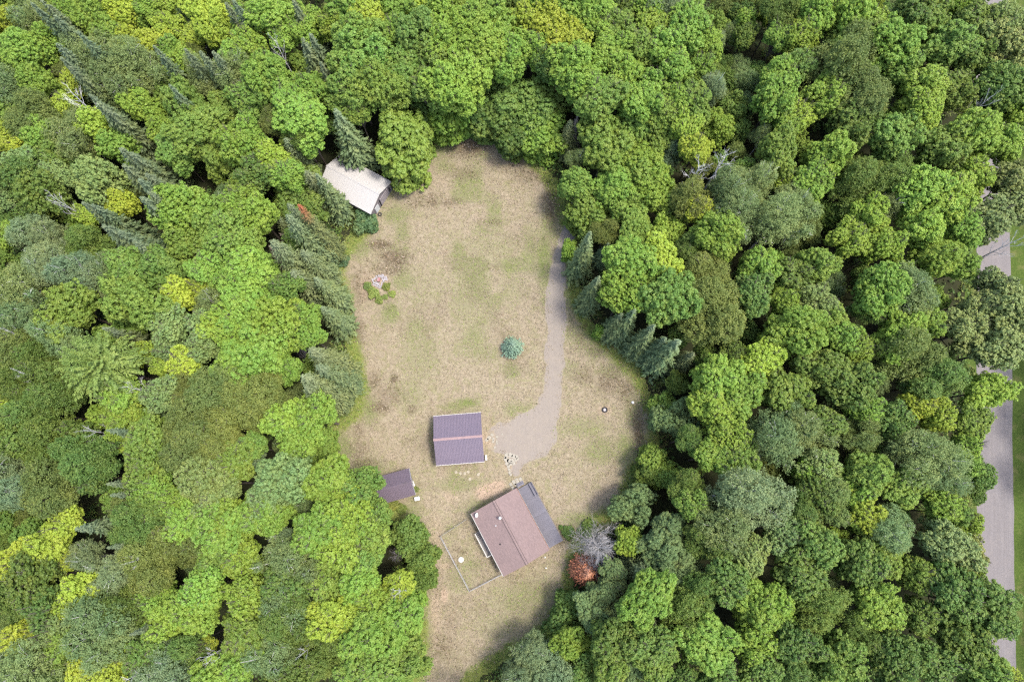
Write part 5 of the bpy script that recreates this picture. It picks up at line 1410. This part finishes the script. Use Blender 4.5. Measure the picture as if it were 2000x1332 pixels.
# fringe of ferns and weeds where lawn meets wood
n = 60000
X = rsn.uniform(LAWN[:, 0].min() - 5, LAWN[:, 0].max() + 5, n); Y = rsn.uniform(-48, LAWN[:, 1].max() + 5, n)
D = sdist(X, Y, LAWN); DD = sdist(X, Y, DRIVE)
w_ = vnoise(X, Y, 2.2, 31)
ok = (D > -.7 + 1.0 * w_) & (D < 4.2) & (DD > .1) & free_of(X, Y, .3) & (rsn.rand(n) < .8)
X, Y, D = X[ok][:7000], Y[ok][:7000], D[ok][:7000]
k_ = np.clip((D + .3) / 2.0, .25, 1)
pal = np.array([(.20, .28, .05), (.15, .23, .045), (.25, .28, .07), (.10, .16, .035), (.16, .18, .05)])
cols = pal[rsn.randint(0, 5, len(X))]
# the right-hand rim is drier
dry = (X > 12) & (rsn.rand(len(X)) < .35)
cols[dry] = np.array([.27, .225, .085])
scatter_leaves('undergrowth', X, Y, rsn.uniform(.18, .42, len(X)) * (0.6 + .4 * k_), rsn.uniform(.15, .7, len(X)) * k_, 12, (.05, .12), cols, 'ferns and weeds fringing the clearing below the trees', 'undergrowth', 4)
# saplings and ferns on the forest floor
n = 56000
X = rsn.uniform(-105, 90, n); Y = rsn.uniform(-48, 108, n)
ok = (sdist(X, Y, LAWN) > 2.5) & (sdist(X, Y, DRIVE) > .6) & free_of(X, Y, .4) & (X < 80.45 + .14 * Y - ROAD_W - .8)
X, Y = X[ok], Y[ok]
_tx = np.array(TREE_XY)
near = np.full(len(X), 1e9)
for a_, b_, c_ in _tx: near = np.minimum(near, np.hypot(X - a_, Y - b_) / c_)
ok = near > .62          # only where light reaches the floor
X, Y = X[ok][:14500], Y[ok][:14500]
pal = np.array([(.08, .14, .03), (.07, .12, .03), (.11, .175, .04), (.06, .10, .03), (.13, .16, .04)])
hg = rsn.uniform(.2, 1.0, len(X)); tall = rsn.rand(len(X)) < .2; hg[tall] = rsn.uniform(1.2, 3.5, tall.sum())
scatter_leaves('forest_undergrowth', X, Y, rsn.uniform(.4, 1.15, len(X)), hg, 12, (.17, .36), pal[rsn.randint(0, 5, len(X))], 'ferns and saplings on the forest floor', 'undergrowth', 5)
# brown dead weeds standing in the lawn
WX, WY = [], []
for px_, py_, rx, ry, s_ in BROWN:
    p = at(px_, py_); kk = depth(p.x, p.y, 0) / FPX
    m = int(rx * ry * s_ * .15)
    WX.append(p.x + rsn.normal(size=m) * rx * kk * .55); WY.append(p.y + rsn.normal(size=m) * ry * kk * .55)
X, Y = np.concatenate(WX), np.concatenate(WY)
ok = (sdist(X, Y, LAWN) < .5) & (sdist(X, Y, DRIVE) > .2) & free_of(X, Y, .2) & (vnoise(X, Y, .8, 35) > .4)
X, Y = X[ok], Y[ok]
pal = np.array([(.15, .11, .065), (.20, .155, .095), (.12, .10, .055), (.17, .15, .07)])
scatter_leaves('dry_weeds', X, Y, rsn.uniform(.12, .3, len(X)), rsn.uniform(.08, .25, len(X)), 9, (.05, .10), pal[rsn.randint(0, 4, len(X))], 'brown dead weeds standing in patches on the lawn', 'weeds', 6)

# ------------------------------------------------------------------ the wood going on beyond the frame, one mass
lowres = []
for i in range(3):
    rr = np.random.RandomState(400 + i)
    Lb = lobes_for(rr, 4.2, 1.05, 8)
    P_, N0 = clump_points(rr, Lb, 1.05, 1.35, -.2)
    idx = np.repeat(np.arange(len(P_)), 5)
    d = unit(rr.normal(size=(len(idx), 3)) + N0[idx] * 1.2 + np.array([0, 0, .4]))
    lowres.append((P_[idx] + d * .5, unit(d + rr.normal(size=d.shape) * .5), rr.uniform(.42, .62, len(idx))))
CC, NN, SS, KK = [], [], [], []
cellsz = 8.4
for gx in np.arange(-122, 122, cellsz):
    for gy in np.arange(-58, 118, cellsz):
        x_, y_ = gx + rsn.uniform(-2, 2), gy + rsn.uniform(-2, 2)
        u_, v_ = to_px(x_, y_, 13)
        if -62 < u_ < 2062 and -62 < v_ < 1394: continue
        if abs(x_ - (80.45 + .14 * y_) + 3) < 8.5: continue
        if sdist(np.array([x_]), np.array([y_]), LAWN)[0] < 4: continue
        a, b, s_ = lowres[rsn.randint(3)]
        ang = rsn.rand() * 6.28; ca, sa = math.cos(ang), math.sin(ang)
        Rm = np.array([[ca, -sa, 0], [sa, ca, 0], [0, 0, 1]])
        k_ = rsn.uniform(.85, 1.15)
        CC.append(a @ Rm.T * k_ + np.array([x_, y_, rsn.uniform(11, 14)])); NN.append(b @ Rm.T); SS.append(s_ * k_)
        base_ = np.array([(.165, .235, .034), (.112, .185, .042), (.07, .12, .03), (.24, .26, .03), (.12, .14, .05)][rsn.randint(5)])
        KK.append(np.broadcast_to(base_, a.shape) * rsn.uniform(.8, 1.2, (len(a), 1)))
CC, NN, SS, KK = map(np.concatenate, (CC, NN, SS, KK))
V, F = kites(CC, NN, SS, SS * .65, rsn)
me = np_mesh('surrounding_wood', V, F, M_BLADE2, {'col': ('FLOAT_COLOR', 'FACE', np.concatenate([KK, np.ones((len(KK), 1))], 1))})
tag(link('surrounding_wood', me), 'mass of broadleaf forest continuing beyond the photographed area', 'forest', kind='stuff')
# ------------------------------------------------------------------ labels of the trees: look + where it stands + order among its likes there
def zone(px, py):
    if px < 250:
        return ['in the top left corner', 'along the upper left edge', 'along the lower left edge', 'in the bottom left corner'][min(3, int(py // 333))]
    if px < 420:
        return ['near the top left corner', 'in the woods far left of the shed', 'in the woods far left of the garage', 'in the lower left woods'][min(3, int(py // 333))]
    if px < 700 or (px < 840 and py > 850):
        for lim, s in ((200, 'along the top edge, left of centre'), (400, 'behind the white-roofed shed'), (560, 'just below the white-roofed shed'), (700, 'left of the brush pile'),
                       (900, 'left of the brown garage'), (1020, 'around the small brown shed'), (1150, 'left of the fenced yard'), (9999, 'at the bottom, left of the lawn')):
            if py < lim: return s
    if px < 1110:
        return 'along the top edge, in the centre' if py < 150 else ("at the clearing's top end" if py < 500 else "at the lawn's bottom end")
    if px < 1450:
        for lim, s in ((150, 'along the top edge, right of centre'), (300, "right of the clearing's top end"), (450, 'around the two pale dead trees'), (600, 'right of the driveway top'), (720, 'right of the driveway bend'),
                       (860, 'right of the tyre ring'), (1010, 'right of the brown house'), (1150, 'beside the white dead tree'), (9999, 'at the bottom, right of the lawn')):
            if py < lim: return s
    if px < 1750:
        return ['in the upper right woods', 'in the middle right woods', 'in the lower middle right woods', 'in the bottom right woods'][min(3, int(py // 333))]
    return ['near the top end of the road', 'beside the upper road', 'beside the middle of the road', 'beside the lower road', 'near the bottom end of the road'][min(4, int(py // 267))]
_cls = {}
for q in ALL_TREES:
    _cls.setdefault((q[1], zone(q[2], q[3])), []).append(q)
for (look, zn), L in _cls.items():
    L.sort(key=lambda q: q[2])
    for i, q in enumerate(L):
        kind = look if look.split()[-1] in ('tree', 'conifer') or 'cedar with' in look else look + ' tree'
        if len(L) == 1: lab = f'{kind} {zn}'
        elif i == 0: lab = f'leftmost {kind} {zn}'
        elif i == len(L) - 1: lab = f'rightmost {kind} {zn}'
        else: lab = f'{ORD[i]} {kind} from left {zn}'
        big = [a for a in L if a is not q]
        if len(L) > 1 and q[4] > 1.3 * max(a[4] for a in big): lab = 'largest ' + kind + ' ' + zn
        elif len(L) > 1 and q[4] < .72 * min(a[4] for a in big): lab = 'smallest ' + kind + ' ' + zn
        tag(q[0], lab, 'tree', look + ' trees of the surrounding forest' if not look.endswith('tree') else look + 's of the surrounding forest')
